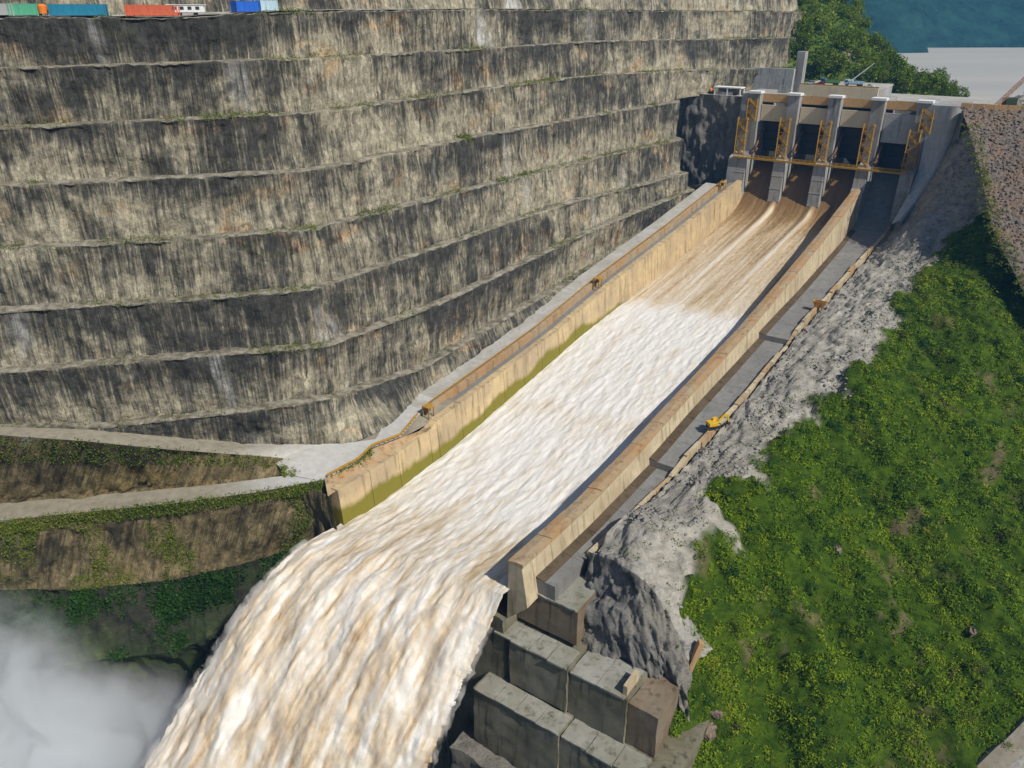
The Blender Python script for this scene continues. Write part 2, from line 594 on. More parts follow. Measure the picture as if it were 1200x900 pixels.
bench_px = {
    0: [(0, 20), (200, 21), (330, 14), (560, 11), (700, 12), (940, 14)],
    1: [(0, 80), (200, 74), (400, 67), (600, 55), (700, 48), (880, 45), (940, 44)],
    2: [(0, 150), (150, 143), (370, 132), (600, 100), (700, 88), (810, 82), (940, 80)],
    3: [(0, 218), (200, 209), (365, 200), (560, 160), (700, 135), (820, 115)],
    4: [(0, 293), (250, 278), (370, 269), (560, 220), (700, 185), (830, 157)],
    5: [(0, 365), (250, 350), (375, 338), (530, 285), (650, 243), (830, 197)],
    6: [(0, 437), (200, 421), (385, 406), (520, 355), (640, 297), (700, 268), (835, 214)],
    7: [(0, 505), (130, 501), (300, 481), (400, 465), (500, 430), (600, 370), (700, 312), (830, 236)],
}
offs = {0: 25, 1: 21, 2: 17, 3: 12.5, 4: 8.5, 5: 4, 6: 0, 7: -2.2}
edges = {}
for i in range(8):
    pl = base_c + nor * offs[i]
    if i <= 2:
        keep = pl[:-14]
        e = offs[i] - 17
        tail = np.array([W(s, t, 0)[:2] for s, t in ((0 + e, -31 - e), (20 + e, -22 - e * .6), (32 + e, -10 - e * .8), (40 + e, -7 - e * .8), (90, -10 - e), (170, -26))])
        pl = np.concatenate([keep, tail])
    elif i == 3:
        tail = np.array([W(s, t, 0)[:2] for s, t in ((-17, -32), (-12, -40), (-8, -60))])
        pl = np.concatenate([pl, tail])
    else:
        e = offs[i]
        tail = np.array([W(s, t, 0)[:2] for s, t in ((-19, -21 - e), (-14, -34 - e), (-8, -60))])
        pl = np.concatenate([pl, tail])
    pl = smooth_curve(pl, 520, 2)
    z = np.full(len(pl), 120.0)
    px = np.array(bench_px[i], float)
    for _ in range(8):
        c_, s_ = math.cos(PITCH), math.sin(PITCH)
        w = pl[:, 1] * c_ - (z - CAM_Z) * s_
        x = 600 + F_PX * pl[:, 0] / w
        y = np.interp(x, px[:, 0], px[:, 1])
        z = z_seen(pl[:, 0], pl[:, 1], y)[0]
    # outside the surveyed stretch the berm runs level
    good = np.where((x > px[0, 0]) & (x < px[-1, 0]))[0]
    lo, hi = good[0], good[-1]
    # stop where the curve doubles back
    mono = np.where(np.diff(x) < 0)[0]
    mono = mono[mono > 250]
    if len(mono):
        hi = min(hi, mono[0])
    z[:lo] = z[lo]; z[hi:] = z[hi]
    k = np.ones(7) / 7
    z = np.convolve(np.pad(z, 3, mode='edge'), k, mode='valid')
    edges[i] = np.column_stack([pl, z])

# road levels along the chute, left side
wall_top_pts = [(-288, 61.3), (-266, 61.3), (-252, 62.5), (-249, 64), (-210.6, 67.6), (-184.6, 70.3), (-141.6, 77.3), (-79.3, 84.7), (-24.3, 92.4), (0, 95.5)]
def wall_top(s):
    a = np.array(wall_top_pts)
    return np.interp(s, a[:, 0], a[:, 1])

r1in = [(-100, 498, 82), (0, 500, 80), (100, 503, 77), (200, 512, 72), (300, 520, 66), (400, 520, 63), (440, 515, 63)]
r1out = [(-100, 507, 82), (0, 510, 80), (100, 517, 77), (200, 527, 72), (300, 534, 66), (345, 538, 63), (366, 546, 62)]
r2in = [(-120, 600, 55), (0, 590, 57), (150, 577, 59), (250, 568, 60.5), (330, 558, 61.8), (366, 547, 62)]
r2out = [(-120, 622, 55), (0, 610, 57), (100, 600, 58.3), (200, 590, 59.5), (300, 577, 60.8), (380, 562, 62), (420, 540, 62.3), (434, 525, 62.8)]
A = lambda L: np.array([at(*p) for p in L])
road_in = np.array([W(s, -12, wall_top(s) + 0.4) for s in np.linspace(-240, -22, 30)])
toe = np.concatenate([[at(-330, 494, 86)], A(r1in), road_in])


def cliff_tier(i, lower_edge, lower_back, n=520, rows=22, amp=0.55, mat=None, name='rock_terrace'):
    """berm i and the face under it, down to the berm below"""
    top = edges[i]
    bot = resample(lower_edge, n).copy()
    if lower_back:
        t2 = np.gradient(bot[:, :2], axis=0); t2 /= np.maximum(np.linalg.norm(t2, axis=1), 1e-6)[:, None]
        nb = np.stack([-t2[:, 1], t2[:, 0]], 1)
        bot[:, :2] += soft_dir(nb, 14) * lower_back
    tt = np.gradient(top[:, :2], axis=0); tt /= np.maximum(np.linalg.norm(tt, axis=1), 1e-6)[:, None]
    nt_ = np.stack([-tt[:, 1], tt[:, 0]], 1)
    nt_ = soft_dir(nt_, 20)
    back = top.copy(); back[:, :2] += nt_ * 6.5; back[:, 2] += 0.3
    # the face points are matched by the direction they face, not by arc length
    tg = bot[np.argmin(((top[:, None, :2] - bot[None, :, :2]) ** 2).sum(2), axis=1)]
    k = np.ones(9) / 9
    for d in range(3):
        tg[:, d] = np.convolve(np.pad(tg[:, d], 4, mode='edge'), k, mode='valid')
    tg[:, 2] -= 0.25
    G = loft_grid([back, top, tg], n, [3, rows])
    uv = grid_uv(G)
    uv[:, :, 1] -= uv[3:4, :, 1]
    uv[:, :, 0] += i * 173.0
    N = grid_normals(G)
    N = np.where((N[..., :2] * nt_[None]).sum(2, keepdims=True) > 0, -N, N)
    P = G
    face = np.zeros(G.shape[:2]); face[3:] = 1.0; face[3] = 0.6; face[-1] = 0.5
    u, v = uv[..., 0], uv[..., 1]
    d = (fbm(u * 0.07 + i * 31, v * 0.05, i * 7.7, 3) * 0.8 + fbm(u * 0.45, v * 0.16, i * 3.3, 4, 0.6) * amp
         + np.abs(pn(u * 0.9, v * 0.04, i)) * 0.6 - 0.2 + facet(u * 0.28, v * 0.20, i * 13) * 0.5 + facet(u * 0.75, v * 0.42, i * 7 + 3) * 0.28)
    G = P + N * (d * face)[..., None]
    G[:4, :, 2] += fbm(P[:4, :, 0] * 0.5, P[:4, :, 1] * 0.5, 0.0, 3) * 0.22
    # chipped crest
    G[3, :, 2] -= np.maximum(0, fbm(u[3] * 0.25, 0.0, i * 9.1, 4)) * 0.5
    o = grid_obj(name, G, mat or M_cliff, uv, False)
    tag(o, kind='structure')
    return G, uv


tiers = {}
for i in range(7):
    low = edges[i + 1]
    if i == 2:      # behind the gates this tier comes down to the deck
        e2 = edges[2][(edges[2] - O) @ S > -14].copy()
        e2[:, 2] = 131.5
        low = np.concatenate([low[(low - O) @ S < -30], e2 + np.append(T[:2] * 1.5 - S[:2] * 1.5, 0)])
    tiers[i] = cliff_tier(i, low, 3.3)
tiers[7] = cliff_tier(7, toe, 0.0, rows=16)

# the upper cut behind the plateau
up0 = edges[0].copy()
tt = np.gradient(up0[:, :2], axis=0); tt /= np.linalg.norm(tt, axis=1)[:, None]
nn0 = np.stack([-tt[:, 1], tt[:, 0]], 1)
kw = np.hanning(91); kw /= kw.sum()
for d in range(2):
    nn0[:, d] = np.convolve(np.pad(nn0[:, d], 45, mode='edge'), kw, mode='valid')
nn0 /= np.linalg.norm(nn0, axis=1)[:, None]
xs = np.clip((up0[:, 0] + 55) / 40, 0, 1)
back_off = (26 * (1 - xs) + 5 * xs)[:, None]
upb = up0.copy(); upb[:, :2] += nn0 * back_off; upb[:, 2] += 0.2
for d in range(3):
    upb[:, d] = np.convolve(np.pad(upb[:, d], 45, mode='reflect', reflect_type='odd'), kw, mode='valid')
upt = upb.copy(); upt[:, :2] += nn0 * 4; upt[:, 2] += 16
upk = upt.copy(); upk[:, :2] += nn0 * 30; upk[:, 2] += 6
G = loft_grid([upk, upt, upb], 520, [4, 20])
uv = grid_uv(G); uv[:, :, 1] -= uv[4:5, :, 1]
N = grid_normals(G); N = np.where((N[..., :2] * nn0[None]).sum(2, keepdims=True) > 0, -N, N)
G = G + N * (fbm(uv[..., 0] * 0.3, uv[..., 1] * 0.15, 5.0, 4) * 0.8)[..., None]
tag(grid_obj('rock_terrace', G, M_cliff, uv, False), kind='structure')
# plateau where the containers stand
pf = up0.copy(); pf[:, 2] += 0.25; pf[:, :2] += nn0 * 0.6
pb = upb.copy(); pb[:, 2] += 0.1; pb[:, :2] += nn0 * 1.5
G = loft_grid([pb, pf], 520, [8])
G[..., 2] += fbm(G[..., 0] * .2, G[..., 1] * .2, 0, 3) * 0.12
tag(grid_obj('gravel_yard', G, M_road), kind='structure')
plateau = (pf + pb) / 2

# ---- roads on the left
def strip(name, a, b, mat, n=160, sub=6, dz=0.0, amp=0.05, kind='structure'):
    G = loft_grid([np.asarray(a), np.asarray(b)], n, [sub])
    G[..., 2] += dz + fbm(G[..., 0] * .3, G[..., 1] * .3, 0, 3) * amp
    o = grid_obj(name, G, mat)
    tag(o, kind=kind)
    return G

k = NT('hairpin_road', 0.9, 0.2)
n1 = k.noise(k.pos((.5, .5, .5)), 1, 8, 0.65)
gx = k.n('ShaderNodeSeparateXYZ'); k.l(k.n('ShaderNodeNewGeometry').outputs['Position'], gx.inputs[0])
mr = k.n('ShaderNodeMapRange'); k.l(k.math('ADD', gx.outputs[0], k.math('MULTIPLY', k.math('SUBTRACT', k.noise(k.pos((.12, .12, .12)), 1, 5), .5), 22.0)), mr.inputs[0])
mr.inputs[1].default_value = -76.0; mr.inputs[2].default_value = -56.0
dcol = k.mix(k.ramp(n1, [(.3, 0.), (.7, 1.)]), (0.19, 0.17, 0.13), (0.30, 0.275, 0.22))
pcol = k.mix(k.ramp(n1, [(.3, 0.), (.7, 1.)]), (0.36, 0.355, 0.34), (0.46, 0.46, 0.45))
k.color(k.mix(mr.outputs[0], dcol, pcol)); k.bump(n1, .4, .2)
M_hair = k.m
strip('dirt_road', A(r1in), A(r1out), M_hair)
strip('dirt_road', A(r2in), A(r2out), M_hair, dz=0.01)
J1 = np.concatenate([A([(300, 520, 65.9), (400, 520, 62.9), (440, 515, 62.9)]), [W(-252, -13.0, 63.9), W(-240, -12.6, wall_top(-240) + .4)]])
J2 = A([(336, 556, 61.9), (372, 563, 61.95), (384, 560, 62.0), (420, 541, 62.3), (436, 525, 62.8), (470, 512, 63.2)])
J2 = np.concatenate([J2, [W(-250, -4.4, 64.0), W(-240, -4.6, wall_top(-240) + .2)]])
strip('road_junction', J1, J2, M_hair, dz=0.06)
pj = [at(395, 522, 62.5), at(440, 516, 62.5), W(-262, -20, 62.5), W(-250, -18, 63.4), W(-236, -15, 64.9), W(-236, -0.5, 64.6), W(-251, -0.5, 62.8), at(470, 514, 62.4), at(436, 527, 62.3), at(420, 542, 61.8)]
tag(link('road_shoulder', mesh('road_shoulder', pj + [np.mean(pj, 0)], [[i, (i + 1) % 10, 10] for i in range(10)], M_dirt)), kind='structure')
pw = [at(325, 531, 63.2), at(400, 519, 62.4), at(420, 541, 61.7), at(374, 566, 61.5), at(325, 562, 61.2), at(362, 546, 61.6)]
tag(link('road_shoulder', mesh('road_shoulder', pw + [at(378, 545, 61.75)], [[i, (i + 1) % 6, 6] for i in range(6)], M_hair)), kind='structure')
ramp_in = np.array([W(s, -12.4, wall_top(s) + 0.35) for s in np.linspace(-250, -20, 60)])
ramp_out = np.array([W(s, -5, wall_top(s) + 0.2) for s in np.linspace(-250, -20, 60)])
strip('road', ramp_in, ramp_out, M_road, n=220, dz=0.05)

# wedge of rock between the two roads, slope under the lower road, gorge
def rock_loft(name, rows, sub, mat, n=320, amp=0.8, f=0.25, flip=False, uvs=True, vs=0.5):
    G = loft_grid(rows, n, sub)
    uv = grid_uv(G)
    N = grid_normals(G)
    N = np.where(N[..., 1:2] > 0, -N, N)
    d = fbm(uv[..., 0] * f, uv[..., 1] * f * vs, len(rows) * 3.1, 5, 0.55) * amp + fbm(uv[..., 0] * 0.06, uv[..., 1] * 0.06, 4.4, 2) * amp * 1.2
    d[0] *= 0.15; d[-1] *= 0.3
    G = G + N * d[..., None]
    o = grid_obj(name, G, mat, uv, False)
    tag(o, kind='structure')
    return G

w_top = A(r1out)
w_bot = A(r2in)
w_mid = (resample(w_top, 60) * 0.25 + resample(w_bot, 60) * 0.75)
WEDGE = rock_loft('rock_slope', [w_top - [0, 0, .05], w_mid - [0, 0.0, 2.0], w_bot - [0, 0, .25]], [10, 10], M_cliff_low, amp=1.1)
lowtop = A([(-120, 640, 51), (0, 627, 53), (100, 614, 54), (200, 602, 56), (300, 588, 57.5), (375, 575, 59), (425, 552, 60.5), (437, 532, 62)])
lowbot = A([(-120, 705, 34), (0, 692, 34), (100, 690, 34), (200, 680, 35), (280, 662, 37), (340, 645, 40), (380, 630, 44), (410, 616, 49)])
ledge = A([(-120, 745, 24), (0, 735, 24), (100, 738, 23), (200, 730, 23), (260, 712, 26), (330, 690, 31), (375, 660, 36), (420, 640, 40)])
ledge2 = A([(-120, 800, 17), (0, 790, 16), (100, 775, 16), (200, 765, 17), (240, 750, 19), (300, 740, 21), (360, 720, 22), (430, 700, 24)])
deep = A([(-120, 900, -24), (0, 890, -24), (120, 870, -24), (200, 850, -24), (300, 830, -24), (400, 800, -24), (500, 800, -24), (600, 820, -24)])
VERGE = rock_loft('grass_verge_bank', [A(r2out) - [0, 0, .06], lowtop], [6], M_cliff_low, amp=0.3)
LOWF = rock_loft('gorge_slope', [lowtop, lowbot], [26], M_cliff_low, amp=1.3, f=0.22)
LEDGE = rock_loft('gorge_slope', [lowbot, ledge, ledge2], [10, 10], M_gorge, amp=1.3, f=0.2)
rock_loft('gorge_wall', [ledge2, deep], [34], M_gorge, amp=2.5, f=0.12)
# fill between the junction and the low wall on the left of the chute
rock_loft('rock_fill', [A([(380, 561, 61.8), (420, 541, 62.2), (436, 526, 62.6), (470, 513, 63.0), (505, 500, 64.2)]),
                        np.array([W(s, 1.0, 60.6) for s in (-291, -280, -268, -258, -250)])], [10], M_conc_rust, n=80, amp=0.35, f=0.5)
# rock behind the end of the low wall, under the lip
rock_loft('gorge_wall', [np.array([W(-291, -9, 60.5), W(-290.5, -4, 60.5), W(-290, 1.2, 60.0)]), np.array([W(-291, -9, 20), W(-291, 3, 18), W(-291, 12, 14)]), np.array([W(-293, -12, -24), W(-295, 2, -24), W(-297, 14, -24)])], [20, 10], M_cliff_low, n=50, amp=0.8)

# ---- plunge pool, lake, far hills
def plane(name, pts, mat, kind='structure'):
    o = link(name, mesh(name, pts, [list(range(len(pts)))], mat))
    tag(o, kind=kind)
    return o

k = NT('pool_water', 0.25, 0.5)
k.color((0.02, 0.03, 0.03)); k.bump(k.noise(k.pos((.1, .1, .1)), 1, 4), 0.6, 0.6)
plane('plunge_pool', [(-420, -200, -23), (330, -200, -23), (330, 330, -23), (-420, 330, -23)], k.m)
k = NT('lake_water', 0.32, 0.5)
k.color(k.mix(k.ramp(k.noise(k.pos((.002, .012, 1)), 1, 3), [(0.35, 0.0), (0.65, 1.0)]), (0.44, 0.42, 0.38), (0.52, 0.49, 0.43)))
k.bump(k.noise(k.pos((.15, .15, .15)), 1, 4), 0.25, 0.3)
LAKE_Z = 112.0
plane('lake', [(-200, 470, LAKE_Z), (1500, 250, LAKE_Z), (2600, 2600, LAKE_Z), (0, 2600, LAKE_Z)], k.m)
k = NT('far_forest', 0.95, 0.1)
n1 = k.noise(k.pos((.03, .03, .03)), 1, 8, 0.7)
n2 = k.noise(k.pos((.004, .004, .004)), 1, 5, 0.6)
col = k.mix(k.ramp(n1, [(0.35, 0.0), (0.65, 1.0)]), (0.004, 0.022, 0.026), (0.022, 0.072, 0.060))  # forest tones shifted to blue: distance haze put into the colour
k.color(k.mix(k.ramp(n2, [(0.45, 0.0), (0.7, 0.7)]), col, (0.018, 0.060, 0.055)))
k.bump(n1, 1.0, 6.0)
M_far = k.m

def hill_grid(name, foot, top, n, sub, amp, f, mat):
    G = loft_grid([np.array(top, float), np.array(foot, float)], n, [sub])
    h = np.linspace(1, 0, G.shape[0])[:, None]
    ridge = 1 - np.abs(fbm(G[..., 0] * f, G[..., 1] * f, 0.3, 5, 0.5)) * 1.6
    G[..., 2] += ridge * amp * np.minimum(1, h * 2.5)
    G[..., 1] += fbm(G[..., 0] * f * 1.5, G[..., 2] * f * 1.5, 2.0, 4) * amp * 0.5 * np.minimum(1, h * 4 + 0.15)
    o = grid_obj(name, G, mat, None, True)
    tag(o, kind='structure')
    return G

zl = LAKE_Z - 3
hill_grid('far_hills', [(-700, 1500, zl), (300, 1360, zl), (560, 1225, zl), (610, 1240, zl), (650, 1395, zl), (900, 1400, zl), (1400, 1500, zl), (2200, 1300, zl)],
          [(-800, 2500, 700), (300, 2400, 640), (600, 2400, 650), (1000, 2500, 700), (1500, 2500, 720), (2200, 2600, 700), (2900, 2200, 700)], 260, 120, 110, 0.0022, M_far)
hill_grid('far_headland', [(735, 1130, zl), (745, 1105, zl), (790, 1085, zl), (880, 1070, zl), (1200, 1000, zl)],
          [(745, 1140, zl + 4), (800, 1150, 145), (900, 1160, 190), (1050, 1180, 230), (1300, 1200, 280)], 90, 50, 12, 0.01, M_far)

# ---- water in the chute
zw_pts = np.array([(-300, 50.8), (-288, 50.4), (-274, 49.3), (-249, 51.2), (-234, 53), (-214, 55.8), (-184, 60.2), (-171, 62.2), (-149, 64.6), (-126, 67), (-102, 69.7), (-77, 72.8), (-50, 76),
                   (-27, 79.2), (-18, 81), (-12, 83.5), (-7, 88), (-2, 94), (3, 99), (8, 102), (14, 103.4)])
_ss = np.linspace(-300, 14, 629)
_zz = np.interp(_ss, zw_pts[:, 0], zw_pts[:, 1])
for _ in range(60):
    _zz[1:-1] = (_zz[:-2] + 2 * _zz[1:-1] + _zz[2:]) / 4


def zw(s):
    return np.interp(s, _ss, _zz)


def lip_tilt(s, t):
    return (2.6 + 1.8 * np.clip((-235 - s) / 50, 0, 1) ** 1.5) * np.clip((-10 - s) / 40, 0, 1) * np.clip((t - 2) / 53, 0, 1)


def mat_water():
    k = NT('spillway_water', 0.4, 0.4)
    uv = k.pos(kind='uv')
    sep = k.n('ShaderNodeSeparateXYZ'); k.l(uv, sep.inputs[0])
    t, d = sep.outputs[0], sep.outputs[1]
    dn = k.math('DIVIDE', k.math('ADD', d, 14.0), 400.0)
    jit = k.noise(k.pos((0.16, 0.03, 1), 'uv'), 1.0, 4, 0.6)
    dj = k.math('ADD', dn, k.math('MULTIPLY', k.math('SUBTRACT', jit, 0.5), 0.05))
    P = lambda s: (s + 14) / 400.0
    lev = k.ramp(dj, [(P(8), 0.15), (P(45), 0.46), (P(124), 0.60), (P(138), 1.0), (P(206), 0.96), (P(213), 0.80), (P(224), 0.96), (P(262), 0.92), (P(274), 0.72), (P(330), 0.69)])
    st_long = k.noise(k.pos((0.55, 0.012, 1), 'uv'), 1.0, 5, 0.6, 0.15)
    st_mid = k.noise(k.pos((0.75, 0.075, 1), 'uv'), 1.0, 6, 0.6, 0.3)
    st_jet = k.noise(k.pos((0.42, 0.055, 1), 'uv'), 1.0, 5, 0.55, 0.4)
    st = k.mix(k.ramp(dn, [(P(124), 0.0), (P(140), 1.0)]), st_long, st_mid)
    st = k.mix(k.ramp(dn, [(P(270), 0.0), (P(310), 1.0)]), st, st_jet)
    big = k.noise(k.pos((0.14, 0.02, 1), 'uv'), 1.0, 4, 0.6)
    sp = k.noise(k.pos((0.8, 0.30, 1), 'uv'), 1.0, 7, 0.7)
    # white wakes that trail from the pier noses
    wk = None
    for tc, d0 in ((19.5, 26), (38.5, 26)):
        w = k.math('ABSOLUTE', k.math('SUBTRACT', k.math('ADD', t, k.math('MULTIPLY', k.math('SUBTRACT', big, 0.5), 3.0)), tc))
        wid = k.math('MULTIPLY_ADD', d, 0.045); wid.node.inputs[2].default_value = 2.2
        g = k.math('SUBTRACT', 1.0, k.math('DIVIDE', w, wid), True)
        on = k.ramp(dn, [(P(8), 0.0), (P(15), 1.0), (P(80), 1.0), (P(130), 0.7)])
        g = k.math('MULTIPLY', k.math('MULTIPLY', g, on), k.ramp(st, [(0.3, 0.45), (0.6, 1.0)]))
        wk = g if wk is None else k.math('MAXIMUM', wk, g)
    ed = k.math('SUBTRACT', 1.0, k.math('DIVIDE', k.math('SUBTRACT', t, 2.0), 1.6), True)
    ed = k.math('MULTIPLY', ed, k.ramp(dn, [(P(-6), 0.0), (P(2), 0.8)]))
    wk = k.math('MAXIMUM', wk, ed)
    jet = k.ramp(dn, [(P(250), 0.0), (P(300), 1.0)])
    gain = k.math('MULTIPLY_ADD', jet, 1.3); gain.node.inputs[2].default_value = 0.9
    foam = k.math('ADD', lev, k.math('MULTIPLY', k.math('SUBTRACT', st, 0.5), gain))
    foam = k.math('ADD', foam, k.math('MULTIPLY', k.math('SUBTRACT', big, 0.5), 0.6))
    foam = k.math('ADD', foam, k.math('MULTIPLY', k.math('SUBTRACT', sp, 0.5), 0.6))
    foam = k.math('MAXIMUM', k.math('MULTIPLY', foam, k.ramp(dn, [(P(-2), 0.15), (P(26), 1.0)])), wk)
    col = k.ramp(foam, [(0.0, (0.135, 0.075, 0.026)), (0.28, (0.27, 0.18, 0.09)), (0.50, (0.46, 0.36, 0.235)), (0.74, (0.58, 0.52, 0.43)), (0.95, (0.66, 0.65, 0.63))])
    k.color(col)
    k.l(k.ramp(foam, [(0.1, 0.22), (0.6, 0.7)]), k.b.inputs['Roughness'])
    k.bump(k.math('ADD', k.math('MULTIPLY', st, 1.0), k.math('MULTIPLY', sp, 1.2)), 0.5, 0.6)
    return k.m


M_water = mat_water()
sv = np.concatenate([np.linspace(14, -40, 110), np.linspace(-40.5, -291, 460)[1:]])
tv = np.linspace(1.6, 55.4, 112)
SS, TT = np.meshgrid(sv, tv, indexing='ij')
ZZ = zw(SS) + lip_tilt(SS, TT)
amp = np.interp(-SS, [-14, 5, 40, 125, 150, 240, 291], [0.03, 0.08, 0.14, 0.18, 0.30, 0.36, 0.45])
ZZ = ZZ + amp * (fbm(TT * 0.3, SS * 0.08, 1.0, 4, 0.6) + 0.5 * fbm(TT * 0.8, SS * 0.3, 7.0, 3, 0.6))
for tc in (19, 38):
    ZZ += np.exp(-((TT - tc) / (1.2 + np.maximum(0, -SS) * 0.03)) ** 2) * np.interp(-SS, [4, 12, 40, 120], [0, 1.3, 0.8, 0.0])
ZZ += np.where((SS < -132), 0.7 * np.clip((-132 - SS) / 6, 0, 1), 0)
G = O + SS[..., None] * S + TT[..., None] * T + ZZ[..., None] * np.array([0, 0, 1.0])
tag(grid_obj('spillway_water', G, M_water, np.stack([TT, -SS], 2)), kind='structure')
edge_row = G[-1]

# ---- the jet that leaves the lip
jl = np.array([(-291, 51.4), (-300, 52.8), (-308, 52.2), (-316, 48.6), (-325, 42.3), (-339, 31), (-351, 21), (-368, 3), (-386, -22)])
jr = np.array([(-291, 54.6), (-296, 51.2), (-301.5, 45.5), (-307, 40.5), (-312, 35), (-318, 27.5), (-325, 15), (-334, -3), (-344, -24)])
na, nt = 230, 150
JL, JR = resample(jl, na), resample(jr, na)
for q in (JL, JR):
    for _ in range(60):
        q[1:-1] = (q[:-2] + 2 * q[1:-1] + q[2:]) / 4
a = np.linspace(0, 1, na)[:, None]
b = np.linspace(0, 1, nt)[None, :]
tl, tr = 1.6 - 5.0 * a, 55.4 - 1.5 * a
tj = tl * (1 - b) + tr * b
bb = b ** 1.3
sj = JL[:, :1] * (1 - bb) + JR[:, :1] * bb
zj = JL[:, 1:] * (1 - bb) + JR[:, 1:] * bb
dist = np.concatenate([[0], np.cumsum(np.hypot(*np.diff((JL + JR) / 2, axis=0).T))])[:, None] + 0 * tj
G = O + sj[..., None] * S + tj[..., None] * T + zj[..., None] * np.array([0, 0, 1.0])
N = grid_normals(G)
N = np.where(N[..., 2:3] < 0, -N, N)
grow = np.clip(a * 5, 0, 1)
lump = (fbm(tj * 0.14, dist * 0.045, 2.2, 2, 0.5) * 1.5 + fbm(tj * 0.38, dist * 0.13, 5.1, 3, 0.5) * 0.75 + fbm(tj * 1.0, dist * 0.35, 8.0, 3, 0.6) * 0.28)
round_ = np.clip(np.minimum(b, 1 - b) * 14, 0, 1) ** 0.5
Gt = G + N * (lump * (0.55 + 0.6 * grow) * (0.4 + 0.6 * round_))[..., None] + N * ((round_ - 1) * 1.6 * grow)[..., None]
ragged = fbm(dist * 0.3, b * 3, 9.0, 4, 0.7) * 0.9 * grow * np.exp(-np.minimum(b, 1 - b) * 30)
Gt = Gt + T * ragged[..., None]
thick = 4.0 * round_ * grow + 0.3
Gb = G - N * (thick + lump * 0.4 * grow)[..., None] + T * ragged[..., None]
Gb[:, 0], Gb[:, -1] = Gt[:, 0], Gt[:, -1]
full = np.concatenate([Gt, Gb[:, ::-1][:, 1:]], 1)
uvj = np.stack([tj, dist + 291], 2)
uvf = np.concatenate([uvj, uvj[:, ::-1][:, 1:]], 1)
er = resample(edge_row, nt)
row0 = full[0, :nt].copy()
for r_ in range(14):
    k_ = (1 - r_ / 14.0) ** 1.5
    full[r_, :nt] = full[r_, :nt] * (1 - k_) + (er + (full[r_, :nt] - row0)) * k_ if r_ else er
tag(grid_obj('waterfall', full, M_water, uvf), kind='structure')
JET_T, JET_N, JET_B = Gt, N, Gb

# ---- right bank: height field fitted through surveyed points
ctrl = []
for p in [(1150, 260, 96), (1100, 290, 86), (1060, 340, 79.5), (1030, 390, 76), (1000, 440, 72), (950, 468, 69.5), (900, 520, 66.5), (870, 560, 65), (845, 600, 63.5), (800, 640, 62.5), (760, 655, 62), (1200, 330, 84), (1200, 450, 63),
          (1100, 450, 65), (1000, 560, 56), (1200, 600, 45), (1100, 650, 43), (900, 700, 43), (820, 760, 40), (1200, 750, 31), (1100, 850, 24), (950, 850, 25),
          (830, 880, 22), (1200, 880, 20), (1350, 880, 17), (1350, 600, 40), (1350, 380, 70), (1000, 960, 8), (1250, 960, 8), (1180, 870, 21.5), (850, 960, 6)]:
    q = at(*p) - O
    ctrl.append((q @ S, q @ T, p[2]))
t_curb_pts = np.array([(-292, 64), (-265, 64.8), (-240, 66), (-215, 68), (-190, 69.5), (-160, 69.5), (-118, 70), (-60, 71.5), (-20, 74), (0, 75)])
z_dry_pts = np.array([(-292, 57.2), (-259, 57.6), (-222, 60.2), (-192, 63.4), (-166, 66.0), (-136, 69.3), (-96, 72), (-40, 77.5), (-20, 80.5), (-10, 84), (-3, 89), (4, 97), (10, 101), (16, 102)])
tcurb = lambda s: np.interp(s, t_curb_pts[:, 0], t_curb_pts[:, 1])
zdry = lambda s: np.interp(s, z_dry_pts[:, 0], z_dry_pts[:, 1])
for s in range(-270, 0, 22):
    ctrl.append((s, tcurb(s) + 3.0, zdry(s) + 1.0))
    ctrl.append((s, tcurb(s) + 9.0, zdry(s) + 3.2))
ctrl += [(-8, 82, 99), (-12, 88, 108), (-16, 96, 119), (-26, 96, 108), (-10, 92, 119), (-45, 88, 92), (-30, 86, 93), (-18, 104, 127), (-34, 110, 116), (4, 86, 118), (10, 100, 131), (-50, 118, 107)]
ctrl = np.array(ctrl, float)


def tps_fit(p):
    n = len(p)
    X = p[:, :2] / 60.0
    r2 = ((X[:, None] - X[None]) ** 2).sum(2)
    K = r2 * np.log(np.maximum(r2, 1e-12)) * 0.5
    K += np.eye(n) * 0.02
    Pm = np.column_stack([np.ones(n), X])
    A_ = np.block([[K, Pm], [Pm.T, np.zeros((3, 3))]])
    w = np.linalg.solve(A_, np.concatenate([p[:, 2], np.zeros(3)]))

    def ev(s, t):
        q = np.stack([np.ravel(s), np.ravel(t)], 1) / 60.0
        out = np.zeros(len(q))
        for i0 in range(0, len(q), 20000):
            c_ = q[i0:i0 + 20000]
            r2 = ((c_[:, None] - X[None]) ** 2).sum(2)
            out[i0:i0 + 20000] = (r2 * np.log(np.maximum(r2, 1e-12)) * 0.5) @ w[:n] + w[n] + c_ @ w[n + 1:]
        return out.reshape(np.shape(s))
    return ev


bank = tps_fit(ctrl)
gl = []
for p in [(760, 655, 62), (800, 640, 62.5), (845, 600, 63.5), (870, 560, 65), (900, 520, 66.5), (950, 468, 69.5), (1000, 440, 72), (1030, 390, 76), (1060, 340, 79.5), (1100, 290, 86), (1150, 260, 96)]:
    q = at(*p) - O
    gl.append((q @ S, q @ T))
green_pts = np.array([(-300, 79), (-285, 80)] + sorted(gl) + [(-30, 116), (-10, 112), (10, 125)])
n_s, n_u = 400, 200
s1 = np.linspace(-330, 14, n_s)
u1 = np.linspace(0, 1, n_u) ** 1.35
SG, UG = np.meshgrid(s1, u1, indexing='ij')
t0 = np.where(SG > -278, tcurb(SG) + 2.2, np.interp(SG, [-330, -278], [112, 92]))
t0 = np.where((SG > -278) & (SG <= -270), np.interp(SG, [-274, -270], [92, tcurb(-268) + 2.2]), t0)
TG = t0 + UG * (235 - t0)
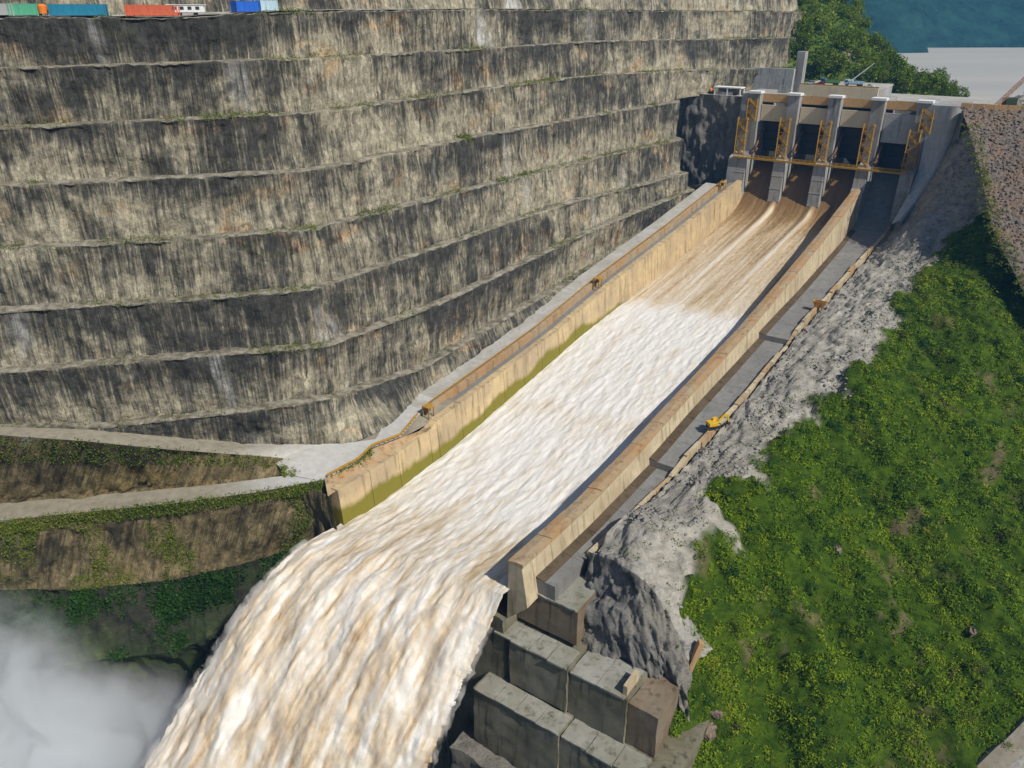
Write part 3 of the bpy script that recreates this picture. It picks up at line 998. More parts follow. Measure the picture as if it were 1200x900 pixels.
ZG = bank(SG, TG)
gb = np.interp(SG, green_pts[:, 0], green_pts[:, 1])
veg = np.clip((TG - gb + fbm(SG * 0.07, TG * 0.07, 3.0, 4, 0.6) * 9) / 3.0 + 0.3, 0, 1)
veg = np.where((SG < -264) & (TG < 87), 0, veg)
patch = np.clip((fbm(SG * 0.045, TG * 0.06, 11.0, 5, 0.7) - 0.66) * 3.5, 0, 1)          # bare patches in the scrub
rockamp = (1 - veg)
ZG = ZG + rockamp * (fbm(SG * 0.05, TG * 0.09, 1.5, 4, 0.45) * 1.4 + np.abs(fbm(SG * 0.16, TG * 0.22, 8.5, 3, 0.5)) * 0.6 - 0.3)
ZG = ZG + rockamp * (facet(SG * 0.12, TG * 0.22, 5, 0.8) * 1.2 + facet(SG * 0.4, TG * 0.5, 9, 0.8) * 0.4)
stp = np.floor(ZG / 1.5 + fbm(SG * .07, TG * .07, 2, 3)) * 1.5
ZG = np.where(veg < 0.5, ZG * 0.6 + stp * 0.4, ZG)
cc_, ff_ = SG * .85 + TG * .5, -SG * .5 + TG * .85
ZG = ZG + veg * np.clip((TG - gb) / 12, 0, 1) * fbm(cc_ * 0.055, ff_ * 0.014, 12.0, 4, 0.55) * 4.5
ZG = ZG + veg * (fbm(SG * 0.10, TG * 0.055, 6.5, 5, 0.55) * 3.4 + np.abs(fbm(SG * 0.3, TG * 0.2, 9.5, 3, 0.6)) * 1.7)
ZG = np.where((TG > 100) & (SG > -100), np.minimum(ZG, 132.3 + (SG + 14) * 0.62 + np.maximum(0, 106 - TG) * 2.0), ZG)
GB = O + SG[..., None] * S + TG[..., None] * T + ZG[..., None] * np.array([0, 0, 1.0])
k = NT('hillside', 0.95, 0.1)
n1 = k.noise(k.pos((.25, .25, .5)), 1, 9, 0.68, 0.4)
n2 = k.noise(k.pos((.06, .06, .06)), 1, 5, 0.6)
n3 = k.noise(k.pos((1.1, 1.1, 2.2)), 1, 6, 0.7)
rk = k.mix(k.ramp(n1, [(0.34, 0.0), (0.62, 1.0)]), (0.19, 0.18, 0.16), (0.42, 0.40, 0.355))
rk = k.mix(k.ramp(n2, [(0.42, 0.0), (0.66, 0.7)]), rk, (0.27, 0.255, 0.225))
rk = k.mix(k.ramp(n3, [(0.52, 0.0), (0.72, 0.5)]), rk, (0.13, 0.13, 0.125))
gs = k.mix(k.ramp(n1, [(0.4, 0.0), (0.62, 1.0)]), (0.020, 0.045, 0.004), (0.055, 0.095, 0.006))
gs = k.mix(k.ramp(n2, [(0.60, 0.0), (0.74, 0.6)]), gs, (0.13, 0.10, 0.05))
ba = k.n('ShaderNodeAttribute', attribute_name='bare', attribute_type='GEOMETRY')
gs = k.mix(k.math('MULTIPLY', ba.outputs['Fac'], k.ramp(n3, [(0.35, 0.2), (0.6, 0.9)])), gs, (0.15, 0.11, 0.075))
va = k.n('ShaderNodeAttribute', attribute_name='veg', attribute_type='GEOMETRY')
k.color(k.mix(va.outputs['Fac'], rk, gs))
k.bump(k.math('ADD', n1, k.math('MULTIPLY', n3, 0.5)), 0.9, 0.7)
o = grid_obj('hillside', GB, k.m, None, False)
at_ = o.data.attributes.new('veg', 'FLOAT', 'POINT')
at_.data.foreach_set('value', veg.ravel().astype(np.float32))
at_ = o.data.attributes.new('bare', 'FLOAT', 'POINT')
at_.data.foreach_set('value', np.clip(patch * 1.1, 0, 1).ravel().astype(np.float32))
tag(o, kind='structure')
wgt = np.clip(veg * 1.3 - 0.25, 0, 1) * (1 - patch * 0.85) * (0.15 + 0.85 * np.clip(fbm(SG * 0.16, TG * 0.07, 21.0, 3) * 1.4 + 0.55, 0, 1))
# nearer ground gets more and the far off-frame part less
wgt *= np.clip(1.6 - (TG - 80) / 110, 0.15, 1.0)
rl = np.random.default_rng(21)


def clump_mesh(name, Cn, R, mat, per, rg, squash=0.8, leaf=0.30):
    n = len(Cn)
    d = rg.normal(size=(n, per, 3))
    d[..., 2] = np.abs(d[..., 2]) * 0.9 + 0.05
    d /= np.linalg.norm(d, axis=2, keepdims=True)
    P_ = Cn[:, None] + d * (R[:, None] * rg.uniform(.6, 1.08, (n, per)))[..., None] * [1, 1, squash]
    P_ = P_.reshape(-1, 3); N_ = d.reshape(-1, 3)
    m = len(P_)
    sz = leaf * rg.uniform(.6, 1.5, m) * np.repeat(np.clip(R, .6, 1.4), per)
    u_ = np.cross(N_, rg.normal(size=(m, 3))); u_ /= np.linalg.norm(u_, axis=1)[:, None]
    nn_ = N_ + rg.normal(size=(m, 3)) * .55; nn_ /= np.linalg.norm(nn_, axis=1)[:, None]
    w_ = np.cross(nn_, u_); w_ /= np.linalg.norm(w_, axis=1)[:, None]
    a_, b_ = u_ * sz[:, None], w_ * (sz * .6)[:, None]
    V = np.stack([P_ - a_ * .6, P_ + a_ * 1.3 + b_ * .3, P_ + b_ * 1.4 - a_ * .4], 1).reshape(-1, 3)
    var = np.clip(np.repeat(rg.beta(1.3, 1.3, n), per) * .75 + rg.random(m) * .25, 0, 1)
    return np_mesh(name, V, np.arange(3 * m).reshape(m, 3), mat, False, None, {'var': var})


P, Nn = scatter(GB, 32000, wgt, rl)
Rr = np.clip(rl.gamma(2.2, .42, len(P)), .3, 3.0)
Pd, Nd = scatter(GB, 420, wgt, rl)
Rd = rl.uniform(1.2, 3.2, 420)
tag(link('dark_thicket', clump_mesh('dark_thicket', Pd - Nd * (Rd * .3)[:, None], Rd, mat_leaf('thicket_leaf', [(0.008, 0.03, 0.008), (0.018, 0.065, 0.012), (0.04, 0.11, 0.014)]), 150, rl, 0.8, 0.2)),
    'dark green thickets scattered through the scrub on the right hillside', 'thicket', kind='stuff')
me = clump_mesh('scrub', P - Nn * (Rr * .25)[:, None], Rr, M_leaf, 40, rl, 0.8, 0.24)
tag(link('scrub', me), 'dense green scrub and grass covering the steep right hillside', 'scrub', kind='stuff')

sk0 = GB[:72, 0]
sk1 = sk0 - T * 5 - S * 1 - [0, 0, 22]
sk2 = sk0 - T * 14 - S * 4 - [0, 0, 60]
rock_loft('gorge_wall', [sk0 + [0, 0, .4], sk1, sk2], [16, 14], M_rock, n=72, amp=1.6, f=0.2)

# ---- rockfill dam
rs_dam = np.random.default_rng(55)
cr = np.concatenate([A([(1126, 126, 134.8), (1160, 128, 134.8), (1200, 130, 134.8)]), [W(-14, 150, 134.8), W(-14, 200, 134.8), W(-14, 232, 134.8)]])
dt = np.concatenate([A([(1136, 146, 130.5), (1150, 195, 117), (1163, 262, 101), (1205, 345, 84)]), [W(-106, 165, 78), W(-112, 232, 74)]])
gt_ = resample(dt, 900) + rs_dam.normal(size=(900, 3)) * [1.6, 1.6, .5]
tag(link('dam_toe_grass', clump_mesh('dam_toe_grass', gt_, rs_dam.uniform(.4, 1.2, 900), M_grass, 16, rs_dam)), 'yellow-green grass strip along the toe of the dam', 'grass', kind='stuff')
dm = np.array([W(14, 96, 134.8), W(12, 112, 134.8), W(12, 160, 134.8), W(14, 232, 134.8)])
dam = thing('rockfill_dam', 'brown rockfill dam face with yellow crest barrier at the right edge', 'dam', tuple(W(0, 110, 100)))
dtw = dt + np.array([0, 0, -1.5])
G = loft_grid([cr, dtw], 240, [90])
dn_ = grid_normals(G); dn_ = np.where(dn_[..., 2:3] < 0, -dn_, dn_)
G = G + dn_ * (np.abs(fbm(G[..., 0] * 0.5, G[..., 1] * 0.5, G[..., 2] * 0.5, 3, 0.6)) * 0.9 - 0.2)[..., None]
grid_obj('dam_face', G, M_riprap, None, False, dam)
rs = np.random.default_rng(5)
P, Nn = scatter(G, 7500, None, rs)
ico_v = np.array([(0, 0, 1), (.9, 0, .2), (.2, .85, .1), (-.8, .4, .1), (-.6, -.7, .2), (.3, -.8, .1), (0, 0, -1)], float)
ico_f = np.array([(0, 1, 2), (0, 2, 3), (0, 3, 4), (0, 4, 5), (0, 5, 1), (6, 2, 1), (6, 3, 2), (6, 4, 3), (6, 5, 4), (6, 1, 5)])


def stones(name, P, size, mat, rg, squash=0.75, parent=None):
    n = len(P)
    V = ico_v[None] * (size[:, None, None] * rg.uniform(0.65, 1.35, (n, 7, 1)))
    an = rg.uniform(0, 6.28, n)
    c_, s_ = np.cos(an)[:, None], np.sin(an)[:, None]
    V = np.stack([V[..., 0] * c_ - V[..., 1] * s_, V[..., 0] * s_ + V[..., 1] * c_, V[..., 2] * squash], 2) + P[:, None]
    Q = (ico_f[None] + np.arange(n)[:, None, None] * 7).reshape(-1, 3)
    return link(name, np_mesh(name, V.reshape(-1, 3), Q, mat), parent)


tag(stones('riprap_stones', P, rs.uniform(0.3, 0.8, len(P)), M_riprap, rs, parent=dam), kind='stuff')
G = loft_grid([dm, cr], 60, [8])
grid_obj('dam_crest', G, M_road, None, False, dam)
v, f = [], []
for q0, q1 in zip(resample(cr, 34)[:-1], resample(cr, 34)[1:]):
    d = (q1 - q0) * 0.02
    bar(v, f, q0 + d + [0, 0.4, 0.9], q1 - d + [0, 0.4, 0.9], 0.5, 1.9)
link('crest_barrier', mesh('crest_barrier', v, f, M_orange), dam)

# ---- rock strip rubble
wr = (1 - veg) * np.clip((fbm(SG * 0.08, TG * 0.08, 15.0, 3) + 0.15), 0, 1) * (TG < 110)
P, Nn = scatter(GB, 2600, wr, rs)
tag(stones('loose_rubble', P, rs.uniform(0.2, 0.75, len(P)), M_rock, rs, 0.6), 'loose grey rubble on the rock shelf beside the dry channel', 'rubble', kind='stuff')
P, Nn = scatter(GB, 90, wr + 0.02, rs)
P2, N2 = scatter(GB, 260, (1 - veg) * np.exp(-((TG - gb + 5) / 5) ** 2), rs)
me = leaf_mesh('rock_shelf_weeds', np.concatenate([P, P2]), np.concatenate([Nn, N2]), 0.3, M_grass, 14, 1.8, 0.6, 1.5, rs)
tag(link('rock_shelf_weeds', me), 'small weeds growing in cracks of the grey rock shelf', 'weeds', kind='stuff')

# ---- small road in the lower right corner
def on_bank(L, up):
    out = []
    for p in resample(A(L), 24):
        q = p - O
        i0 = np.argmin((SG - q @ S) ** 2 + (TG - q @ T) ** 2)
        out.append((p[0], p[1], ZG.ravel()[i0] + up))
    out = np.array(out)
    kk = np.ones(5) / 5
    out[:, 2] = np.convolve(np.pad(out[:, 2], 2, mode='edge'), kk, mode='valid')
    return out


ra = on_bank([(1030, 965, 17), (1105, 915, 20.5), (1150, 885, 21.6), (1200, 852, 22.3), (1300, 800, 24)], 1.2)
rb2 = on_bank([(1065, 980, 16.5), (1140, 925, 20.2), (1180, 897, 21.2), (1215, 872, 22), (1320, 820, 23.6)], 1.2)
rz_ = np.maximum(ra[:, 2], rb2[:, 2]); ra[:, 2] = rz_; rb2[:, 2] = rz_
strip('road', ra, rb2, M_dirt, dz=0.1)
strip('road_bank', rb2 + [0, 0, .05], rb2 + T * 3.0 - S * 3.0 - [0, 0, 5], M_rock, dz=0)
strip('road_bank', ra - T * 2.0 + S * 2.0 - [0, 0, 3], ra + [0, 0, .05], M_rock, dz=0)


def at_depth(x, y, Y):
    """point on a sight line at a given distance north of the camera"""
    z = z_seen(0.0, Y, y)[0]
    w = Y * math.cos(PITCH) - (z - CAM_Z) * math.sin(PITCH)
    return np.array([(x - 600) * w / F_PX, Y, z])


# ---- wooded hill behind the gates
h_back = [at_depth(*p) for p in [(850, -108, 660), (918, -73, 640), (968, -28, 615), (1000, 16, 590), (1021, 50, 565), (1042, 79, 545), (1074, 99, 520), (1118, 120, 500)]]
h_front = [at_depth(*p) for p in [(915, 100, 470), (938, 104, 468), (962, 100, 466), (988, 100, 462), (1012, 104, 455), (1040, 111, 448), (1072, 118, 440), (1115, 124, 432)]]
HILL = loft_grid([np.array(h_back), np.array(h_front)], 110, [70])
hh = fbm(HILL[..., 0] * 0.03, HILL[..., 1] * 0.03, 4.0, 5) * 5
hh[0] *= 0.5
HILL[..., 2] += hh * np.linspace(1, 0.2, 71)[:, None]
k = NT('hill_ground', 0.95, 0.1)
n1 = k.noise(k.pos((.08, .08, .12)), 1, 8, 0.7)
col = k.mix(k.ramp(n1, [(0.4, 0.0), (0.6, 1.0)]), (0.022, 0.05, 0.010), (0.08, 0.12, 0.02))
k.color(k.mix(k.ramp(k.noise(k.pos((.035, .035, .03)), 1, 5, 0.6), [(0.60, 0.0), (0.68, 0.9)]), col, (0.24, 0.20, 0.17)))
k.bump(n1, 1.0, 1.5)
tag(grid_obj('wooded_hill', HILL, k.m, None, False), kind='structure')
hb2 = np.array(h_back) + [10, 30, -80]
tag(grid_obj('wooded_hill', loft_grid([hb2, np.array(h_back)], 110, [10]), k.m, None, False), kind='structure')

# ================================================================== THE SPILLWAY
# ---- concrete body under the chute and lip
wallL = thing('chute_wall', 'tall ochre concrete wall along the left side of the water', 'wall', tuple(W(-140, 2, 60)))


def prism_panel(name, s0, s1, prof, mat, parent, uvf=None, m=3):
    """cross-section prof(s) -> list of (t,z), swept from s0 to s1 with end caps"""
    ss = np.linspace(s0, s1, m)
    rings = [np.array([W(s, t, z) for t, z in prof(s)]) for s in ss]
    n = len(rings[0])
    V = np.concatenate(rings)
    F = []
    for i in range(m - 1):
        for j in range(n):
            a_, b_ = i * n + j, i * n + (j + 1) % n
            F.append([a_, b_, b_ + n, a_ + n])
    F.append(list(range(n))[::-1]); F.append([(m - 1) * n + j for j in range(n)])
    me = mesh(name, V, F, mat)
    if uvf:
        lay = me.uv_layers.new(name='UVMap')
        uv = [uvf(s, t, z) for s in ss for t, z in prof(s)]
        for l in me.loops:
            lay.data[l.index].uv = uv[l.vertex_index]
    return link(name, me, parent)


def lw_prof(s):
    zt, zb = float(wall_top(s)), float(zw(s))
    return [(3.2, zb - 4), (2.0, zt), (-0.4, zt), (-0.8, zt - 3.5), (-2.0, zb - 4)]


alg = lambda s: np.interp(-s, [0, 110, 165, 290], [13, 7.5, 1.2, -0.4])
cuts = list(np.linspace(-4, -249, 23)) + [-252.5, -266] + [-277, -288.5]
for a_, b_ in zip(cuts[:-1], cuts[1:]):
    prism_panel('wall_panel', a_ - 0.07, b_ + 0.07, lw_prof, M_conc_warm, wallL, lambda s, t, z: (alg(s), z - float(zw(s))))
# low parapet between the road and the wall
par = thing('road_parapet', 'low orange-tan parapet between the ramp road and the left wall', 'parapet', tuple(W(-140, -4.5, 72)))
pc = np.linspace(-14, -247, 24)
for a_, b_ in zip(pc[:-1], pc[1:]):
    prism_panel('parapet_block', a_ - 0.05, b_ + 0.05, lambda s: [(-4.0, wall_top(s) - 3), (-4.0, wall_top(s) + 0.9), (-4.9, wall_top(s) + 0.9), (-4.9, wall_top(s) - 3)], M_conc_rust, par, m=2)
# drain between parapet and wall
prism_panel('drain_floor', -8, -248, lambda s: [(-0.6, wall_top(s) - 4), (-0.6, wall_top(s) - 1.6), (-4.1, wall_top(s) - 1.6), (-4.1, wall_top(s) - 4)], M_conc_floor, par, m=30)
v, f = [], []
for q in zip(np.linspace(-246, -16, 70)[:-1], np.linspace(-246, -16, 70)[1:]):
    p0, p1 = [W(s, -5.3, wall_top(s) + 1.4) for s in q]
    bar(v, f, p0, p1, 0.22, 0.16)
    bar(v, f, p0 - [0, 0, 0.5], p1 - [0, 0, 0.5], 0.16, 0.12)
    bar(v, f, p0 - [0, 0, 1.6], p0, 0.16)
link('guard_rail', mesh('guard_rail', v, f, M_yellow), par)
# curved guard rail round the junction
v, f = [], []
jr_ = resample(J2[2:-1], 26)
for p0, p1 in zip(jr_[:-1], jr_[1:]):
    bar(v, f, p0 + [0, 0, 1.0], p1 + [0, 0, 1.0], 0.3, 0.5)
    bar(v, f, p0, p0 + [0, 0, 1.2], 0.2)
rail = thing('guard_rail', 'curved yellow guard rail at the hairpin road junction', 'guard rail', tuple(jr_[12]))
link('rail', mesh('rail', v, f, M_yellow), rail)

# ---- right wall
wallR = thing('chute_wall', 'ochre wall between the white water and the dry channel', 'wall', tuple(W(-140, 57, 60)))
zr_pts = np.array([(-288, 63.6), (-260, 63.2), (-232, 65.2), (-215, 67.2), (-181, 70.5), (-150, 73.6), (-120, 77.8), (-60, 87.0), (-6, 97.5), (0, 98.5)])
zr = lambda s: float(np.interp(s, zr_pts[:, 0], zr_pts[:, 1]))
rc = np.linspace(-7, -288.5, 25)
for i, (a_, b_) in enumerate(zip(rc[:-1], rc[1:])):
    p_ = prism_panel('wall_panel', a_ - 0.06, b_ + 0.06, lambda s: [(54.6, zw(s) - 4), (55.2, zr(s) - 1.0), (58.6, zr(s) - 1.0), (60.2, min(zdry(s), zr(s) - 4) - 5)], M_conc_pale, wallR)
    dz = random.uniform(-0.12, 0.12)
    prism_panel('coping', a_ - 0.03, b_ + 0.03, lambda s: [(54.9, zr(s) - 0.99), (54.9, zr(s) + dz - .5), (57.2, zr(s) + dz), (58.9, zr(s) + dz), (58.9, zr(s) - 0.99)], M_conc_rust, p_)

# ---- dry channel
dry = thing('dry_channel', 'dry grey concrete channel beside the right chute wall', 'channel', tuple(W(-140, 65, 60)))


def zfloor(s):
    z = float(zdry(s))
    for st_ in (-141, -227):
        if s < st_:
            z -= 1.9 * max(0.0, 1 - (st_ - s) / 60.0)
    return z


dc = sorted(set(list(np.round(np.linspace(14, -141, 14), 1)) + list(np.round(np.linspace(-141, -227, 8), 1)) + list(np.round(np.linspace(-227, -284, 6), 1))), reverse=True)
for a_, b_ in zip(dc[:-1], dc[1:]):
    prism_panel('floor_slab', a_ - 0.05, b_ + 0.05, lambda s: [(59.4, zfloor(min(s, a_ - .06)) - 6), (59.4, zfloor(min(s, a_ - .06))), (tcurb(s) + .3, zfloor(min(s, a_ - .06))), (tcurb(s) + .3, zfloor(min(s, a_ - .06)) - 6)], M_conc_floor, dry, m=4)
M_silt = mat_concrete('damp_silt', (0.075, 0.055, 0.032), (0.03, 0.022, 0.014), 0.8, (0.10, 0.075, 0.05))
for a_, b_ in zip(dc[:-1], dc[1:]):
    if a_ > -16: continue
    prism_panel('gutter', a_ - 0.06, b_ + 0.06, lambda s: [(59.45, zfloor(min(s, a_ - .06)) - .5), (59.45, zfloor(min(s, a_ - .06)) + .5), (61.9, zfloor(min(s, a_ - .06)) + .06), (61.9, zfloor(min(s, a_ - .06)) - .5)], M_silt, dry, m=4)
for i, (a_, b_) in enumerate(zip(np.linspace(-16, -270, 33)[:-1], np.linspace(-16, -270, 33)[1:])):
    hgt = random.uniform(0.9, 1.9)
    wd = random.uniform(0.9, 1.4)
    prism_panel('kerb', a_ - 0.05, b_ + 0.05, lambda s: [(tcurb(s) + .2, zfloor(s) - 5), (tcurb(s), zfloor(s) + hgt), (tcurb(s) + wd, zfloor(s) + hgt), (tcurb(s) + wd, zfloor(s) - 5)], M_conc_pale if i % 3 else M_conc_rust, dry, m=2)

# ---- stepped foundation below the lip
fnd = thing('stepped_foundation', 'stepped weathered concrete blocks below the end of the chute', 'foundation', tuple(W(-280, 65, 20)))


def block(name, s0, s1, t0, t1, z0, z1, mat, parent, seed=0, amp=0.18):
    """a cast block with worn, uneven faces"""
    n = [max(2, int(d / 1.6)) for d in (t1 - t0, s1 - s0, z1 - z0)]
    V, Q = [], []
    dims = ((t0, t1), (s0, s1), (z0, z1))
    for ax in range(3):
        o1, o2 = [i for i in range(3) if i != ax]
        for side in (0, 1):
            a1 = np.linspace(*dims[o1], n[o1] + 1)
            a2 = np.linspace(*dims[o2], n[o2] + 1)
            g1, g2 = np.meshgrid(a1, a2, indexing='ij')
            co = [None] * 3
            co[o1], co[o2] = g1, g2
            co[ax] = np.full_like(g1, dims[ax][side])
            P = np.stack(co, 2).reshape(-1, 3)
            q = grid_quads(n[o1] + 1, n[o2] + 1, flip=(side == 0) ^ (ax == 1)) + sum(len(x) for x in V)
            V.append(P); Q.append(q)
    V, Q = np.concatenate(V), np.concatenate(Q)
    d = np.stack([fbm(V[:, 0] * .35 + seed, V[:, 1] * .35, V[:, 2] * .35 + 9 * i, 3) for i in range(3)], 1) * amp
    V = V + d
    P = O + V[:, 1:2] * S + V[:, :1] * T + V[:, 2:] * np.array([0, 0, 1.0])
    return link(name, np_mesh(name, P, Q, mat), parent)


def tread(s0, s1, t0, t1, z, parent, n):
    """pale worn slabs on top of a step"""
    c_ = np.linspace(t0, t1, n + 1)
    for a_, b_ in zip(c_[:-1], c_[1:]):
        h = random.uniform(0.25, 0.45)
        block('tread_slab', s0 + random.uniform(-.2, .2), s1, a_ + 0.06, b_ - 0.06, z - 0.1, z + h, M_conc_tread, parent, a_, 0.2)


b1 = block('block', -284, -262, 54.6, 70.5, 43.5, 53, M_conc_brown, fnd, 1)
tread(-284.3, -273, 54.8, 70.3, 53, b1, 2)
b2 = block('block', -290, -266, 56.5, 71.8, 29, 42, M_conc_mossy, fnd, 2, 0.3)
block('buttress', -287.5, -270, 51.5, 56.4, 28, 42.2, M_conc_mossy, b2, 3)
tread(-290.3, -284.2, 52, 71.5, 42, b2, 4)
b3 = block('block', -295.6, -268, 50, 73.5, 9, 28.4, M_conc_mossy, fnd, 4, 0.35)
tread(-295.9, -290, 50.4, 73.3, 28.4, b3, 4)
b4 = block('block', -300, -266, 46, 75, -25, 10.5, M_darkrock, fnd, 5, 0.7)
b5 = block('block', -289.2, -262, 71.9, 86, 26, 40.9, M_conc_mossy, fnd, 6, 0.3)
tread(-289.5, -280, 72.2, 85.4, 40.9, b5, 2)
block('parapet', -288.5, -283, 84.6, 85.6, 41.2, 43.8, M_conc_pale, b5, 7, 0.05)
block('block', -288.4, -264, 86.1, 93, 24, 39.5, M_conc_brown, fnd, 8, 0.3)
b6 = block('block', -295.2, -262, 73.6, 99, 6, 27.6, M_conc_mossy, fnd, 9, 0.4)
tread(-295.3, -289.3, 73.8, 93, 27.6, b6, 3)
block('block', -300, -262, 75.2, 104, -25, 6.5, M_darkrock, fnd, 10, 0.9)
v, f = [], []
bar(v, f, at(822, 752, 46), at(781, 842, 25), 1.6, 1.2)
link('edge_beam', mesh('edge_beam', v, f, M_conc_rust), fnd)
# body of the chute below the lip
bd = thing('chute_base', 'dark concrete base under the flip lip of the chute', 'foundation', tuple(W(-280, 30, 20)))
for a_, b_ in zip(np.linspace(0.5, 54.4, 7)[:-1], np.linspace(0.5, 54.4, 7)[1:]):
    block('base_block', -289.5, -262, a_ + .05, b_ - .05, -25, 46.5, M_conc_mossy, bd, a_, 0.3)

# ---- rock outcrop at the end of the right bank
rt = np.array([W(-271, 65.5, 57), W(-272, 67, 60.5), W(-273, 73, 62), W(-274, 79, 62.3), W(-273, 83, 58), W(-272.5, 88, 51), W(-272, 93, 42)])
rm = np.array([W(-277, 66.5, 50), W(-279, 69, 50), W(-279, 74, 50), W(-278.5, 80, 49), W(-278, 85, 48), W(-277, 89, 44), W(-276, 94, 38)])
rb_ = np.array([W(-279, 67, 42), W(-281, 70.5, 41), W(-281, 75, 41), W(-280, 80, 41), W(-279, 86, 40), W(-278, 91, 37), W(-277, 96, 30)])
rk_ = np.array([W(-262, 66.5, 57), W(-261, 69, 58), W(-260, 74, 59), W(-260, 79, 59), W(-262, 83, 56), W(-264, 88, 48), W(-264, 95, 40)])
G = loft_grid([rk_, rt, rm, rb_], 110, [22, 24, 14])
N = grid_normals(G); N = np.where((N @ S)[..., None] > 0, -N, N)
u_ = grid_uv(G)
dd = fbm(u_[..., 0] * .18, u_[..., 1] * .13, 3.3, 5, 0.6) * 1.5 + np.abs(fbm(u_[..., 0] * .5, u_[..., 1] * .25, 6.3, 3)) * 0.7
dd = dd * .4 + facet(u_[..., 0] * .2, u_[..., 1] * .17, 21, .9) * 2.2 + facet(u_[..., 0] * .55, u_[..., 1] * .45, 33, .9) * .8
dd[:12] *= np.linspace(0, 1, 12)[:, None]
outc = grid_obj('rock_outcrop', G + N * dd[..., None], M_darkrock, None, False)
outc.data.materials.append(M_rock)
outc.data.polygons.foreach_set('material_index', np.where(np.arange(len(outc.data.polygons)) < 109 * 23, 1, 0))
tag(outc, 'dark grey rock outcrop above the stepped concrete blocks', 'rock')

# ================================================================== THE GATES
gates = thing('spillway_gates', 'grey concrete gate structure with five piers and four gate bays', 'spillway gates', tuple(W(0, 38, 80)))


def extrude(name, prof, t0, t1, mat, parent, bevel=0.0):
    n = len(prof)
    V = [W(s, t0, z) for s, z in prof] + [W(s, t1, z) for s, z in prof]
    F = [list(range(n)), list(range(n, 2 * n))[::-1]] + [[i, i + n, (i + 1) % n + n, (i + 1) % n] for i in range(n)]
    o = link(name, mesh(name, V, F, mat), parent)
    if bevel:
        m = o.modifiers.new('bevel', 'BEVEL'); m.width = bevel; m.segments = 2
    return o


def stair(t, s0, z0, flights, parent, h=2.9, run=3.6, wid=1.0):
    st_ = link('stair_tower', mesh('stair_tower', *stair_frame(t, s0, z0, flights, h, run, wid), M_yellow), parent)
    for i in range(flights):
        v, f = [], []
        d = 1 if i % 2 else -1
        c0, c1 = W(s0, t - d * run / 2, z0 + i * h), W(s0, t + d * run / 2, z0 + (i + 1) * h)
        bar(v, f, c0, c1, wid, 0.5)
        for off in (-wid / 2, wid / 2):
            bar(v, f, c0 + S * off + [0, 0, 1.0], c1 + S * off + [0, 0, 1.0], 0.3, 0.3)
        box(v, f, c1 + T * d * 0.3, (1.4, wid + .2, 0.4), AX)
        link('stair_flight', mesh('stair_flight', v, f, M_yellow), st_)
    return st_


def stair_frame(t, s0, z0, flights, h, run, wid):
    v, f = [], []
    z1 = z0 + flights * h + 1
    for dt_ in (-run / 2 - .5, run / 2 + .5):
        for ds in (-wid / 2 - .1, wid / 2 + .1):
            bar(v, f, W(s0 + ds, t + dt_, z0 - 0.6), W(s0 + ds, t + dt_, z1), 0.34)
    for i in range(flights + 1):
        for ds in (-wid / 2 - .1, wid / 2 + .1):
            bar(v, f, W(s0 + ds, t - run / 2 - .5, z0 + i * h), W(s0 + ds, t + run / 2 + .5, z0 + i * h), 0.14)
    return v, f


for i in range(5):
    tc = 19.0 * i
    ta, tb_ = tc - 2.8, tc + 2.8
    if i == 0:
        ta = tc - 6.5
    pr = [(26, 70), (26, 134.4), (0, 134.4), (0, 107), (-8.2, 104.8), (-9.6, 92), (-10.5, 80), (-13, 70)]
    if i == 3:
        pr = [(26, 70), (26, 134.4), (0, 134.4), (0, 107), (-8.2, 104.8), (-9.6, 96.5), (-14, 93.5), (-14, 70)]
    p_ = extrude('pier', pr, ta, tb_, M_conc_pier, gates, 0.15)
    # upper tower above the deck, with its own cap
    block('pier_cap', -0.8, 4.5, tc - 3.2, tc + 3.2, 134.45, 135.5, M_white, p_, i, 0.03)
    # lift joints: thin proud bands down the lower nose
    for zc in (86, 92, 98):
        sx = float(np.interp(zc, [80, 92, 104.8], [-10.5, -9.6, -8.2]))
        if i == 3 and zc < 95: continue
        solid('lift_band', [(sx - 0.12, sx + 0.5, tc - 2.87, tc + 2.87, zc, zc + 0.35)], M_conc, p_)
    if i in (0, 4):
        stair(tc - 1.6 + (0.8 if i else -1.4), -4.0, 105.2 if i else 105.2, 6, p_)
        stair(tc + 0.6 + (1.6 if i else -0.6), -1.4, 122.4, 3, p_)
    else:
        stair(tc - 1.3, -4.0, 106.3, 6, p_)
